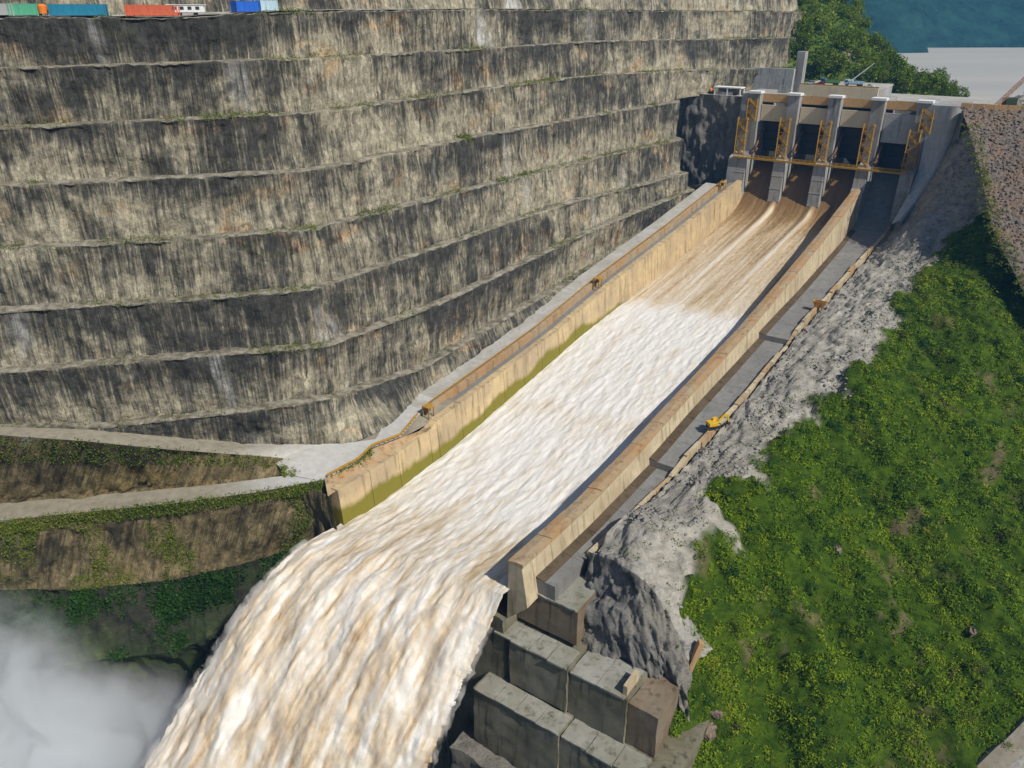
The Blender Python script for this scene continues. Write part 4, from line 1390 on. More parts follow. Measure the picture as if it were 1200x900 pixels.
for i in range(4):
    t0_, t1_ = 19.0 * i + 2.8, 19.0 * i + 16.2
    solid('bridge_girder', [(5, 22, t0_ - 0.02, t1_ + 0.02, 130.2, 132.6)], M_conc_pier, gates)
    bp = solid('bridge_parapet', [(4.2, 5.0, t0_, t1_, 130.6, 134.0)], M_orange, gates)
    solid('parapet_rail', [(4.3, 4.5, t0_, t1_, 134.02, 134.2)], M_yellow, bp)
    if i < 3:
        solid('breast_panel', [(3.2, 4.1, t0_ + 0.3, t1_ - 0.3, 121.8, 129.2)], M_beige, gates)
    else:
        solid('breast_panel', [(3.2, 4.1, t0_ + 0.3, t1_ - 0.3, 116.2, 129.0)], M_conc, gates)
    zb_ = 106.0 if i < 3 else 101.2
    an = np.linspace(0, 1, 10)
    zz_ = zb_ + an * (124 - zb_)
    ss_ = 9.0 + 5.0 * np.sin((1 - an) * 1.2)
    pr = [(a_, b_) for a_, b_ in zip(ss_, zz_)] + [(a_ + 0.8, b_) for a_, b_ in zip(ss_[::-1], zz_[::-1])]
    gt = extrude('gate_leaf', pr, t0_ + 0.1, t1_ - 0.1, M_steel, gates)
    for r in range(1, 9, 2):
        solid('gate_rib', [(ss_[r] - 0.7, ss_[r] + .02, t0_ + 0.2, t1_ - 0.2, zz_[r] - 0.2, zz_[r] + 0.2)], M_steel, gt)
    for tt_ in (t0_ + 1.2, t1_ - 1.2):
        for ze in (110, 118):
            v, f = [], []
            bar(v, f, W(-3.5, tt_, 107.5), W(9.3, tt_, ze), 0.6, 0.8)
            link('gate_arm', mesh('gate_arm', v, f, M_rust), gt)
    # back of the bay
    solid('sill', [(8, 26, t0_, t1_, 70, 99.5)], M_conc_pier, gates)
wk_ = solid('walkway', [(-9.4, -8.2, -4, 75.8, 104.9, 105.7)], M_yellow, gates)
v, f = [], []
for s_ in (-9.35, -8.25):
    for dz_ in (0.55, 1.1):
        bar(v, f, W(s_, -4, 105.7 + dz_), W(s_, 75.8, 105.7 + dz_), 0.12)
    for t_ in np.linspace(-4, 75.8, 33):
        bar(v, f, W(s_, t_, 105.7), W(s_, t_, 106.85), 0.1)
link('walkway_rail', mesh('walkway_rail', v, f, M_yellow), wk_)
# right abutment: curved wing wall
wi = [W(-1, 78.4, 133.8), W(0, 78.9, 120), W(-1, 79.2, 106), W(-8, 78.5, 97), W(-24, 76.5, 86)]
wo = [W(-2, 90.5, 133.8), W(0, 89.5, 121), W(-2, 87.6, 110), W(-9, 84.5, 98.5), W(-26, 79.5, 88.5)]
wb = [W(12, 92, 133), W(12, 91, 119), W(10, 89, 106), W(0, 86, 94), W(-20, 80, 84)]
M_wing = mat_concrete('wing_concrete', (0.50, 0.52, 0.53), (0.22, 0.22, 0.21), 0.7, (0.42, 0.43, 0.43))
wing = thing('wing_wall', 'smooth pale concrete wing wall between the gates and the dam', 'wall', tuple(W(-2, 84, 100)))
wsub = loft_grid([np.array(wb), np.array(wo), np.array(wi)], 41, [2, 3])
for a_ in range(0, 40, 4):
    sg = wsub[:, a_:a_ + 5].copy()
    grid_obj('wing_panel', sg + (-S * 0.06 if (a_ // 4) % 2 else 0), M_wing, None, False, wing)
solid('abutment_block', [(0.6, 24, 78.8, 92, 70, 133.8)], M_conc_pier, wing)

# deck behind the gates
deck = thing('crest_deck', 'flat concrete deck behind the gate piers', 'deck', tuple(W(40, 30, 131)))
solid('deck_slab', [(26.1, 62, -46, 96, 126, 132.4)], M_road, deck)
solid('deck_slab', [(5, 26, -40, -6.6, 126, 132.2)], M_road, deck)
solid('deck_slab', [(24.1, 26.05, 78.9, 96, 126, 132.3)], M_road, deck)
plat = thing('service_platform', 'raised beige service platform with yellow edge behind the middle bays', 'platform', tuple(W(25, 40, 132)))
for a_, b_ in zip(np.linspace(18, 54, 6)[:-1], np.linspace(18, 54, 6)[1:]):
    solid('platform_wall', [(9.6, 10.6, a_ + .05, b_ - .05, 131.5, 138.6)], M_beige, plat)
solid('platform_floor', [(10.65, 42, 18, 54, 137.6, 138.5)], M_road, plat)
solid('edge_rail', [(9.7, 9.9, 18, 54, 138.7, 139.3)], M_yellow, plat)
solid('platform_core', [(10.66, 41.8, 18.2, 53.8, 132.45, 137.55)], M_conc_pier, plat)
ret = thing('retaining_wall', 'grey retaining wall of square panels behind the left of the gates', 'wall', tuple(W(32, -12, 132)))
for a_ in np.arange(-34, 8, 4.2):
    for j in range(3):
        solid('wall_panel', [(31 + 0.4 * j + random.uniform(-.1, .1), 34, a_ + .06, a_ + 4.14, 132.5 + 3.9 * j, 136.3 + 3.9 * j)], M_conc, ret)
but = solid('rock_buttress', [(38, 43, 6.5, 10.5, 132, 152)], M_conc_pier)
tag(but, 'tall narrow concrete buttress at the end of the terraced cliff', 'buttress')
# dark recess of rock beside the left pier
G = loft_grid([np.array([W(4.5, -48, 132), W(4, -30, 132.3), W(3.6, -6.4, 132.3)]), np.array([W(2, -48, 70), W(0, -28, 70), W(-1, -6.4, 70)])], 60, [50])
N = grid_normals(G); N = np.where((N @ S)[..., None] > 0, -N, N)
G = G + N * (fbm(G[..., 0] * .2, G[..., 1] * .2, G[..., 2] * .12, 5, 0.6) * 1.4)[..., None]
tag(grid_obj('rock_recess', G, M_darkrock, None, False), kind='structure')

# ================================================================== OBJECTS
def copy_tree(o, parent=None):
    c = o.copy(); C.objects.link(c); c.parent = parent
    for ch in [x for x in o.children]:
        copy_tree(ch, c)
    return c


def lbox(v, f, x0, x1, y0, y1, z0, z1):
    box(v, f, ((x0 + x1) / 2, (y0 + y1) / 2, (z0 + z1) / 2), (x1 - x0, y1 - y0, z1 - z0))


def lpart(name, boxes, mat, parent, bevel=0.0):
    v, f = [], []
    for b_ in boxes:
        lbox(v, f, *b_)
    o = link(name, mesh(name, v, f, mat), parent, False)
    if bevel:
        m = o.modifiers.new('bevel', 'BEVEL'); m.width = bevel; m.segments = 2
    return o


def wheel(parent, x, y, r=0.36, w=0.25):
    v, f = [], []
    n = 14
    for s_ in (-1, 1):
        for i in range(n):
            a_ = 2 * math.pi * i / n
            v.append((x + r * math.cos(a_), y + s_ * w / 2, r + r * math.sin(a_)))
    f = [[i, (i + 1) % n, n + (i + 1) % n, n + i] for i in range(n)] + [list(range(n))[::-1], list(range(n, 2 * n))]
    return link('wheel', mesh('wheel', v, f, M_tyre), parent, False)


# ---- containers on the upper yard
yard = pf.copy()
yard[:, :2] += nn0 * 3.2


def yard_point(px, off=0.0):
    c_, s_ = math.cos(PITCH), math.sin(PITCH)
    q = yard.copy(); q[:, :2] += nn0 * off
    x = 600 + F_PX * q[:, 0] / (q[:, 1] * c_ - (q[:, 2] - CAM_Z) * s_)
    i = int(np.argmin(np.abs(x[:330] - px)))
    d = q[min(i + 1, len(q) - 1)] - q[max(i - 1, 0)]
    return q[i], math.atan2(d[1], d[0])


def container(px, length, col, label, name, off=0.0):
    p, rz = yard_point(px, off)
    mt = mat_plain('paint_' + name, col, 0.55, 0.0, 0.3)
    r = thing('shipping_container', label, 'container', tuple(p), rz, 'containers on the upper yard')
    L, B, H = length / 2, 1.22, 2.6
    v, f = [], []
    # corrugated long sides: alternating in and out strips
    n = int(length / 0.28)
    xs_ = np.linspace(-L + .12, L - .12, n + 1)
    for sgn in (-1, 1):
        v, f = [], []
        for i in range(n):
            d = 0.0 if i % 2 else 0.06
            y = sgn * (B - d)
            lbox(v, f, xs_[i], xs_[i + 1], min(y, y - sgn * .05), max(y, y - sgn * .05), 0.18, H - 0.12)
        link('side_wall', mesh('side_wall', v, f, mt), r, False)
    lpart('roof', [(-L + .05, L - .05, -B + .02, B - .02, H - 0.1, H - 0.02)], mt, r)
    lpart('floor', [(-L + .05, L - .05, -B + .05, B - .05, 0.02, 0.17)], M_steel, r)
    for sx in (-1, 1):
        for sy in (-1, 1):
            lpart('corner_post', [(sx * L - .1, sx * L + .1, sy * B - .09, sy * B + .09, 0, H)], mt, r)
    for sgn in (-1, 1):
        dr = lpart('door', [(L - .06, L + .02, min(0.02 * sgn, sgn * (B - .1)), max(0.02 * sgn, sgn * (B - .1)), 0.2, H - .15)], mt, r)
        lpart('lock_bar', [(L + .02, L + .08, sgn * 0.4 - .03, sgn * 0.4 + .03, 0.2, H - .2)], M_steel, dr)
    lpart('end_wall', [(-L - .02, -L + .05, -B + .1, B - .1, 0.2, H - .15)], mt, r)
    return r


container(33, 6.1, (0.10, 0.42, 0.26), 'short pale green shipping container at the far left of the yard', 'green')
container(92, 12.2, (0.02, 0.22, 0.36), 'long teal blue shipping container on the upper yard', 'teal')
container(178, 12.2, (0.62, 0.14, 0.07), 'long red-orange shipping container on the upper yard', 'red')
container(286, 6.6, (0.02, 0.13, 0.60), 'bright blue container right of the red one', 'blue')
container(312, 5.0, (0.45, 0.62, 0.72), 'pale blue container next to the bright blue one', 'pale')
container(2, 6.1, (0.40, 0.42, 0.42), 'grey container cut by the left edge of the picture', 'grey')

# white flat trailer and orange tank between them
p, rz = yard_point(222)
tr_ = thing('site_trailer', 'low white site trailer right of the red container', 'trailer', tuple(p), rz)
lpart('body', [(-4.2, 4.2, -1.2, 1.2, 0.7, 2.3)], M_white, tr_, 0.08)
lpart('roof', [(-4.4, 4.4, -1.35, 1.35, 2.3, 2.45)], M_white, tr_)
for x in (-2.6, -0.8, 1.0, 2.8):
    lpart('window', [(x - .45, x + .45, -1.25, -1.19, 1.3, 2.0)], M_glass, tr_)
for x in (-2, 2):
    for y in (-1, 1):
        wheel(tr_, x, y * 1.05)
p, rz = yard_point(52)
tk = thing('water_tank', 'small orange tank between green and teal containers', 'tank', tuple(p), rz)
v, f = [], []
n = 16
for z, r in ((0.5, 0.2), (0.5, 1.0), (2.1, 1.05), (2.5, 0.6), (2.55, 0.1)):
    for i in range(n):
        v.append((r * math.cos(2 * math.pi * i / n), r * math.sin(2 * math.pi * i / n), z))
for j in range(4):
    for i in range(n):
        f.append([j * n + i, j * n + (i + 1) % n, (j + 1) * n + (i + 1) % n, (j + 1) * n + i])
M_or2 = mat_plain('safety_orange', (0.75, 0.20, 0.02), 0.6)
link('tank_body', mesh('tank_body', v, f, M_or2), tk, False)
for x in (-.6, .6):
    for y in (-.6, .6):
        lpart('leg', [(x - .07, x + .07, y - .07, y + .07, 0, 0.6)], M_steel, tk)


# ---- vehicles
def car(name, label, loc, rz, col, group, cat='car', L=4.6, pickup=False):
    mt = mat_plain('car_' + str(len(bpy.data.materials)), col, 0.3, 0.0, 0.05, 0.6)
    r = thing(name, label, cat, tuple(loc), rz, group)
    h = L / 2
    pf_ = [(-h, .45), (-h + .05, .95), (-h * .45, 1.02), (-h * .15, 1.0), (h * .95, .98), (h, .6), (h, .35), (-h, .35)]
    v = [(x, -.85, z) for x, z in pf_] + [(x, .85, z) for x, z in pf_]
    n = len(pf_)
    f = [list(range(n)), list(range(n, 2 * n))[::-1]] + [[i, i + n, (i + 1) % n + n, (i + 1) % n] for i in range(n)]
    o = link('body', mesh('body', v, f, mt), r, False)
    x1 = h * (.15 if pickup else .8)
    cb = [(-h * .5, 1.0), (-h * .2, 1.52), (x1 - .35, 1.55), (x1, 1.0)]
    v = [(x, -.72 if z > 1.2 else -.82, z) for x, z in cb] + [(x, .72 if z > 1.2 else .82, z) for x, z in cb]
    f = [[0, 1, 2, 3], [7, 6, 5, 4]] + [[i, i + 4, (i + 1) % 4 + 4, (i + 1) % 4] for i in range(4)]
    cabo = link('cabin', mesh('cabin', v, f, M_glass), r, False)
    lpart('roof', [(-h * .22, x1 - .3, -.74, .74, 1.53, 1.6)], mt, cabo)
    for x in (-h * .62, h * .6):
        for y in (-.78, .78):
            wheel(r, x, y)
    for y in (-.6, .6):
        lpart('headlight', [(-h - .02, -h + .04, y - .14, y + .14, .65, .8)], M_white, r)
    return r


PZ = 138.5
ang = math.atan2(T[1], T[0])
car('parked_car', 'pale blue-white car parked at the left end of the service platform', W(16, 21.5, PZ), ang, (0.55, 0.62, 0.72), 'vehicles on the service platform')
car('parked_car', 'dark red car in front of the blue truck on the platform', W(13.5, 26.5, PZ), ang, (0.30, 0.03, 0.03), 'vehicles on the service platform')
car('pickup_truck', 'white pickup beside the crane truck on the platform', W(13.8, 48.5, PZ), ang + math.pi, (0.7, 0.72, 0.74), 'vehicles on the service platform', 'pickup', 5.2, True)


def truck(name, label, loc, rz, col, bed, cat='truck'):
    r = thing(name, label, cat, tuple(loc), rz, 'vehicles on the service platform')
    mt = mat_plain('truck_' + str(len(bpy.data.materials)), col, 0.4, 0.0, 0.1)
    mb = mat_plain('bed_' + str(len(bpy.data.materials)), bed, 0.5, 0.0, 0.15)
    lpart('chassis', [(-4.2, 4.2, -.5, .5, .7, .95)], M_steel, r)
    cb = lpart('cab', [(-4.3, -2.4, -1.2, 1.2, .75, 2.9)], mt, r, 0.12)
    lpart('windscreen', [(-4.36, -4.28, -1.0, 1.0, 1.8, 2.6)], M_glass, cb)
    for y in (-1, 1):
        lpart('side_window', [(-3.9, -2.8, y * 1.21 - .03, y * 1.21 + .03, 1.8, 2.5)], M_glass, cb)
    lpart('load_bed', [(-2.2, 4.3, -1.22, 1.22, 1.0, 1.2), (-2.2, 4.3, -1.25, -1.15, 1.2, 2.3), (-2.2, 4.3, 1.15, 1.25, 1.2, 2.3), (-2.25, -2.15, -1.2, 1.2, 1.2, 2.4)], mb, r)
    for x in (-3.2, 2.0, 3.2):
        for y in (-1.0, 1.0):
            wheel(r, x, y, .5, .35)
    return r


truck('flatbed_truck', 'blue truck with green load bed on the service platform', W(18, 30, PZ), ang, (0.03, 0.10, 0.35), (0.12, 0.30, 0.10))
ct = truck('crane_truck', 'long pale blue truck crane with raised thin white boom', W(18, 41, PZ), ang, (0.30, 0.48, 0.62), (0.45, 0.60, 0.70), 'crane truck')
v, f = [], []
bar(v, f, (-1.5, 0, 2.4), (5.0, 0, 8.2), 0.42, 0.5)
bar(v, f, (4.0, 0, 7.3), (7.4, 0, 10.4), 0.28, 0.32)
bm_ = link('boom', mesh('boom', v, f, M_white), ct, False)
lpart('turret', [(-2.1, -.6, -.7, .7, 1.2, 2.7)], M_white, ct)
lpart('counterweight', [(-2.9, -2.1, -.8, .8, 1.3, 2.3)], M_steel, ct)


def excavator(label, loc, rz, col, scale=1.0, cat='excavator'):
    r = thing('excavator', label, cat, tuple(loc), rz)
    r.scale = (scale,) * 3
    mt = mat_plain('digger_' + str(len(bpy.data.materials)), col, 0.55, 0.0, 0.3)
    for y in (-1.1, 1.1):
        v, f = [], []
        pr_ = [(-1.9, .5), (-1.6, .9), (1.6, .9), (1.9, .5), (1.6, .05), (-1.6, .05)]
        v = [(x, y - .3, z) for x, z in pr_] + [(x, y + .3, z) for x, z in pr_]
        f = [list(range(6)), list(range(6, 12))[::-1]] + [[i, i + 6, (i + 1) % 6 + 6, (i + 1) % 6] for i in range(6)]
        link('track', mesh('track', v, f, M_tyre), r, False)
    lpart('house', [(-2.0, .9, -1.3, 1.3, 1.0, 2.1)], mt, r, 0.1)
    cb = lpart('cab', [(-.1, 1.4, .35, 1.35, 1.05, 2.9)], mt, r, 0.08)
    lpart('window', [(1.38, 1.45, .45, 1.25, 1.7, 2.7), (.1, 1.2, 1.33, 1.39, 1.8, 2.7)], M_glass, cb)
    v, f = [], []
    bar(v, f, (1.0, -.2, 1.6), (3.2, -.2, 4.0), .42, .6)
    bar(v, f, (3.2, -.2, 4.0), (4.6, -.2, 3.6), .40, .5)
    bo = link('boom', mesh('boom', v, f, mt), r, False)
    v, f = [], []
    bar(v, f, (4.5, -.2, 3.8), (5.0, -.2, 1.4), .34, .42)
    link('stick', mesh('stick', v, f, mt), bo, False)
    lpart('bucket', [(4.5, 5.4, -.8, .4, .5, 1.4)], M_steel, r, 0.1)
    return r


sx = -206.0
excavator('yellow excavator working on the kerb of the dry channel', W(sx, tcurb(sx) + 0.6, zfloor(sx) + 1.6), ang + 0.9, (0.66, 0.40, 0.02), 0.95)
excavator('small orange excavator beside the white shelter', W(11, -26.5, 132.3), ang + 2.2, (0.70, 0.24, 0.03), 0.85)

# skip on the kerb
sx = -112.0
sk = thing('waste_skip', 'rusty orange skip beside the upper dry channel', 'skip', tuple(W(sx, tcurb(sx) + 1.5, zfloor(sx) + 1.7)), ang)
M_skip = mat_plain('skip_orange', (0.55, 0.27, 0.05), 0.7, 0.0, 0.5)
v = [(-1.5, -1, 0), (1.5, -1, 0), (1.5, 1, 0), (-1.5, 1, 0), (-2.4, -1.1, 2.2), (2.4, -1.1, 2.2), (2.4, 1.1, 2.2), (-2.4, 1.1, 2.2), (-2.2, -.95, 2.2), (2.2, -.95, 2.2), (2.2, .95, 2.2), (-2.2, .95, 2.2), (-1.4, -.85, .3), (1.4, -.85, .3), (1.4, .85, .3), (-1.4, .85, .3)]
f = [(0, 3, 2, 1), (0, 1, 5, 4), (1, 2, 6, 5), (2, 3, 7, 6), (3, 0, 4, 7), (4, 5, 9, 8), (5, 6, 10, 9), (6, 7, 11, 10), (7, 4, 8, 11), (8, 9, 13, 12), (9, 10, 14, 13), (10, 11, 15, 14), (11, 8, 12, 15), (12, 13, 14, 15)]
link('tub', mesh('tub', v, f, M_skip), sk, False)
for y in (-1.15, 1.15):
    lpart('side_rib', [(-1.2, -1.0, y - .06, y + .06, .2, 2.1), (1.0, 1.2, y - .06, y + .06, .2, 2.1)], M_skip, sk)


# ---- small yellow hoist frames on the left wall
def hoist(label, s, t):
    z = float(wall_top(s))
    r = thing('hoist_frame', label, 'hoist', tuple(W(s, t, z)), ang, 'yellow hoist frames on the left wall')
    for x in (-1.1, 1.1):
        for y in (-1.1, 1.1):
            lpart('leg', [(x - .14, x + .14, y - .14, y + .14, -1.7, 2.6)], M_yellow, r)
    lpart('top_frame', [(-1.3, 1.3, -1.3, 1.3, 2.6, 2.95)], M_yellow, r)
    lpart('winch', [(-.6, .6, -.5, .5, 1.2, 2.3)], M_rust, r)
    return r


hoist('yellow hoist frame halfway along the left chute wall', -147, -2.4)
hoist('yellow hoist frame at the top of the left chute wall by the pier', -24, -2.4)
hoist('yellow hoist frame at the lower end of the left chute wall', -247.5, -2.4)

# ---- white shelter
sh = thing('open_shelter', 'white flat-roofed open shelter left of the gate piers', 'shelter', tuple(W(9, -16.5, 132.2)), ang)
lpart('roof', [(-7.2, 7.2, -3, 3, 3.3, 3.9)], M_white, sh, 0.05)
for x in (-6.6, 0.0, 6.6):
    for y in (-2.6, 2.6):
        lpart('post', [(x - .3, x + .3, y - .3, y + .3, 0, 3.3)], M_white, sh)
lpart('low_wall', [(-6.3, 3.0, -2.75, -2.45, 0, 1.5)], M_conc_pier, sh)
lpart('back_wall', [(-6.3, 6.3, 2.5, 2.75, 0, 3.29)], M_conc_pier, sh)

# ---- crane on the dam crest
cb0 = at(1186, 128, 134.9) + np.array([0, 3, 0])
cr_ = thing('lattice_crane', 'dark crawler crane with a brown lattice boom on the dam crest', 'crane', tuple(cb0), 0.0)
lpart('cab', [(-2.4, 2.4, -1.5, 1.5, 1.2, 4.2)], mat_plain('dark_green', (0.02, 0.035, 0.02), 0.6), cr_, 0.15)
for y in (-1.7, 1.7):
    lpart('track', [(-2.8, 2.8, y - .4, y + .4, 0, 1.1)], M_tyre, cr_, 0.2)
b0, b1_ = np.array([-6.2, -1.9, 1.4]), np.array([15.5, 3.0, 22.5])
v, f = [], []
dv = (b1_ - b0) / np.linalg.norm(b1_ - b0)
px_ = np.cross(dv, [0, 1, 0]); px_ /= np.linalg.norm(px_)
py_ = np.cross(dv, px_)
nseg = 14
cor = lambda k, a_, c_: b0 + (b1_ - b0) * k / nseg + px_ * a_ * .55 + py_ * c_ * .55
for a_, c_ in ((1, 1), (1, -1), (-1, 1), (-1, -1)):
    bar(v, f, cor(0, a_, c_), cor(nseg, a_, c_), .2)
for k_ in range(nseg):
    for (a_, c_), (a2, c2) in (((1, 1), (1, -1)), ((1, -1), (-1, -1)), ((-1, -1), (-1, 1)), ((-1, 1), (1, 1))):
        bar(v, f, cor(k_, a_, c_), cor(k_ + 1, a2, c2), .12)
link('boom', mesh('boom', v, f, mat_plain('boom_brown', (0.35, 0.20, 0.13), 0.7)), cr_, False)


# ---- trees on the hill behind the gates and at the lake edge
def make_tree(seed, h, rad, nleaf, airy=False):
    rg = np.random.default_rng(seed)
    v, f = [], []
    n = 7
    pts = [(0, 0, -1.0, h * .045), (rg.normal() * .15, rg.normal() * .15, h * .3, h * .034), (rg.normal() * .4, rg.normal() * .4, h * .62, h * .02), (rg.normal() * .5, rg.normal() * .5, h * .92, h * .006)]
    for x, y, z, r in pts:
        for i in range(n):
            v.append((x + r * math.cos(6.283 * i / n), y + r * math.sin(6.283 * i / n), z))
    for j in range(3):
        for i in range(n):
            f.append([j * n + i, j * n + (i + 1) % n, (j + 1) * n + (i + 1) % n, (j + 1) * n + i])
    blobs = []
    for i in range(9 if airy else 13):
        a_ = rg.uniform(0, 6.283)
        zz_ = rg.uniform(.38, .95) * h
        rr = rad * rg.uniform(.25, .85) * (1.15 - abs(zz_ / h - .6))
        e = np.array([rr * math.cos(a_), rr * math.sin(a_), zz_])
        st_ = np.array([0, 0, zz_ - h * .14])
        bar(v, f, st_, e, h * .012)
        blobs.append((e, rad * rg.uniform(.26, .44)))
    tm = mesh('trunk', v, f, M_bark)
    P, N_ = [], []
    for e, r in blobs:
        m = int(nleaf / len(blobs))
        d = rg.normal(size=(m, 3)); d /= np.linalg.norm(d, axis=1)[:, None]
        P.append(e + d * r * rg.uniform(.55, 1.05, (m, 1)) * [1, 1, .8]); N_.append(d)
    cm = leaf_mesh('crown', np.concatenate(P), np.concatenate(N_), h * .055, M_tree, 2, .6, .3, 1.4, rg)
    return tm, cm


protos = [make_tree(100 + i, (11, 13, 9, 12)[i], (4.2, 4.6, 4.0, 5.0)[i], 420) for i in range(4)]
airy = make_tree(140, 15, 5.5, 300, True)
rt_ = np.random.default_rng(8)


def place_tree(pr_, p, label, group, sc_=1.0, name='tree'):
    r = thing(name, label, 'tree', tuple(p), float(rt_.uniform(0, 6.28)), group)
    r.scale = (sc_, sc_, sc_ * rt_.uniform(.85, 1.2))
    link('trunk', pr_[0], r, False); link('crown', pr_[1], r, False)
    return r


P, Nn = scatter(HILL, 150, None, rt_)
uvw = (fbm(P[:, 0] * .03, P[:, 1] * .03, 9.0, 3) > -0.35)
for p in P[uvw]:
    place_tree(protos[rt_.integers(4)], p - [0, 0, .6], 'broadleaf tree in the dense wood on the hill behind the gates', 'trees on the hill behind the gates', rt_.uniform(.55, 1.15))
ridge = resample(HILL[0], 46)[14:]
for p in ridge:
    place_tree(protos[rt_.integers(4)], p - [0, 0, 1.5] + rt_.normal(size=3) * [3, 3, 0], 'broadleaf tree in the dense wood on the hill behind the gates', 'trees on the hill behind the gates', rt_.uniform(.5, .95))
for x, y, Y, lab, s_, pr_ in ((1088, 120, 455, 'airy round-crowned tree at the lake edge behind the fourth bay', .95, airy), (1104, 121, 458, 'slender tree rightmost at the lake edge beside the dam', .85, airy),
                              (1065, 116, 452, 'dark bushy tree above the fourth gate bay', 1.0, protos[1]), (1048, 113, 452, 'dark bushy tree above the last gate pier but one', 1.0, protos[3])):
    place_tree(pr_, at_depth(x, y, Y), lab, 'trees at the lake edge', s_)
me = leaf_mesh('hill_undergrowth', *scatter(HILL, 5000, None, rt_), 1.1, M_tree, 3, .8, .6, 1.4, rt_)
tag(link('hill_undergrowth', me), 'dark undergrowth between the trees behind the gates', 'undergrowth', kind='stuff')

# ---- shrubs on the right slope
sb = [make_tree(160 + i, 3.4, 2.4, 260) for i in range(3)]
cand, cn = scatter(GB, 260, np.clip(veg, 0, 1) * (TG < 170) * (SG > -300) * (SG < -40), rt_)
ns = 0
for p in cand:
    w = p[1] * math.cos(PITCH) - (p[2] - CAM_Z) * math.sin(PITCH)
    if abs(600 - (600 + F_PX * p[0] / w)) > 640: continue
    if ns >= 70: break
    ns += 1
    place_tree(sb[ns % 3], p - [0, 0, 1.2], 'dark green shrub rising above the scrub on the right hillside', 'shrubs on the right hillside', rt_.uniform(.5, 1.0) ** 2 * 1.7, 'shrub')
# pale boulders that break through the scrub
M_boulder = mat_rock('brown_boulder', (0.12, 0.09, 0.07), (0.28, 0.22, 0.175), (0.24, 0.18, 0.14), 0.5, 0.8)
bo_sp = [(832, 852, 27, 'largest brown boulder low on the slope beside the stepped blocks', 1.5), (842, 828, 31, 'brown boulder just above the largest one by the stepped blocks', .9),
         (990, 615, 57, 'brown boulder high in the middle of the green hillside', .9), (1147, 718, 41, 'brown boulder near the right edge above the small road', .9)]
for i, (x, y, z, blab, bsz) in enumerate(bo_sp):
    p = at(x, y, z)
    q = p - O
    i0 = np.argmin((SG - q @ S) ** 2 + (TG - q @ T) ** 2)
    p = GB.reshape(-1, 3)[i0]
    rg = np.random.default_rng(300 + i)
    n_ = 9
    V, F = [], []
    for a_ in np.linspace(0.25, math.pi, 7):
        for b_ in np.linspace(0, 2 * math.pi, n_, endpoint=False):
            V.append((math.sin(a_) * math.cos(b_), math.sin(a_) * math.sin(b_), math.cos(a_)))
    V = np.array(V)
    V = V * (1 + fbm(V[:, 0] * 1.3 + i * 5, V[:, 1] * 1.3, V[:, 2] * 1.3, 3)[:, None] * .7) * (np.array([1.5, 1.0, 1.0]) * bsz)
    for a_ in range(6):
        for b_ in range(n_):
            F.append([a_ * n_ + b_, (a_ + 1) * n_ + b_, (a_ + 1) * n_ + (b_ + 1) % n_, a_ * n_ + (b_ + 1) % n_])
    F.append(list(range(n_)))
    o = link('boulder', mesh('boulder', V, F, M_boulder))
    o.location = tuple(p + [0, 0, .3]); o.rotation_euler = (0, 0, rg.uniform(0, 6))
    tag(o, blab, 'boulder', 'boulders on the right hillside')

# ---- grass on the ledges
rgz = np.random.default_rng(31)
PP, NNN = [], []
for i in range(0, 8):
    G, uv = tiers[i]
    B = G[0:5]
    u = uv[0:5, :, 0]
    w = np.clip(fbm(u * .03, i * 5.5, 0.0, 3) * 2.2 - (.15 if i not in (2, 4, 7) else -.35), 0, 1)
    w[0:1] *= .3
    w = w * (B[..., 0] > -150)
    P, N_ = scatter(B, 500 if i not in (2, 4) else 1500, w + 1e-5, rgz)
    PP.append(P); NNN.append(np.tile([0, 0, 1.0], (len(P), 1)))
me = leaf_mesh('ledge_grass', np.concatenate(PP), np.concatenate(NNN), .24, M_grass, 8, 1.2, .6, 1.8, rgz)
tag(link('ledge_grass', me), 'tufts of grass along the terrace ledges of the cut cliff', 'grass', kind='stuff')
P1, N1 = scatter(VERGE, 5200, None, rgz)
P2, N2 = scatter(WEDGE[:5], 1500, None, rgz)
wl = np.clip(fbm(LOWF[..., 0] * .08, LOWF[..., 1] * .08, LOWF[..., 2] * .05, 4) * 2.5, 0, 1)
P3, N3 = scatter(LOWF, 2600, wl + 1e-5, rgz)
wl = np.clip(fbm(LEDGE[..., 0] * .09, LEDGE[..., 1] * .09, LEDGE[..., 2] * .05, 3) * 3.5 - .4, 0, 1)
wl[:5] = np.maximum(wl[:5], .25 * (fbm(LEDGE[:5, :, 0] * .1, 3.0, 1.0, 3) > -.1))
P4, N4 = scatter(LEDGE, 6000, wl + 1e-5, rgz)
tip = np.array([at(x, y, z) for x, y, z in ((340, 541, 62.6), (348, 542, 62.4), (355, 543.5, 62.2), (361, 546, 62), (364, 549, 61.9), (358, 552, 61.9), (350, 554, 61.9), (343, 555.5, 61.9), (350, 548, 62.2), (356, 548, 62.1), (342, 548, 62.4), (334, 548, 62.6), (334, 556, 61.9), (330, 541, 63))])
tag(link('hairpin_verge', clump_mesh('hairpin_verge', np.repeat(tip, 6, 0) + rgz.normal(size=(84, 3)) * [.7, .7, .15], rgz.uniform(.5, 1.1, 84), M_grass, 30, rgz)), 'rounded grass verge inside the hairpin bend', 'grass', kind='stuff')
me = leaf_mesh('roadside_grass', np.concatenate([P1, P2, P3]), np.concatenate([N1, N2, N3]), .26, M_grass, 8, 1.1, .6, 1.8, rgz)
tag(link('roadside_grass', me), 'green grass on the banks under the hairpin roads', 'grass', kind='stuff')
me = leaf_mesh('gorge_plants', P4, N4, .4, mat_leaf('gorge_leaf', [(0.008, 0.024, 0.004), (0.020, 0.062, 0.008), (0.045, 0.115, 0.012)]), 5, 1.0, .6, 1.6, rgz)
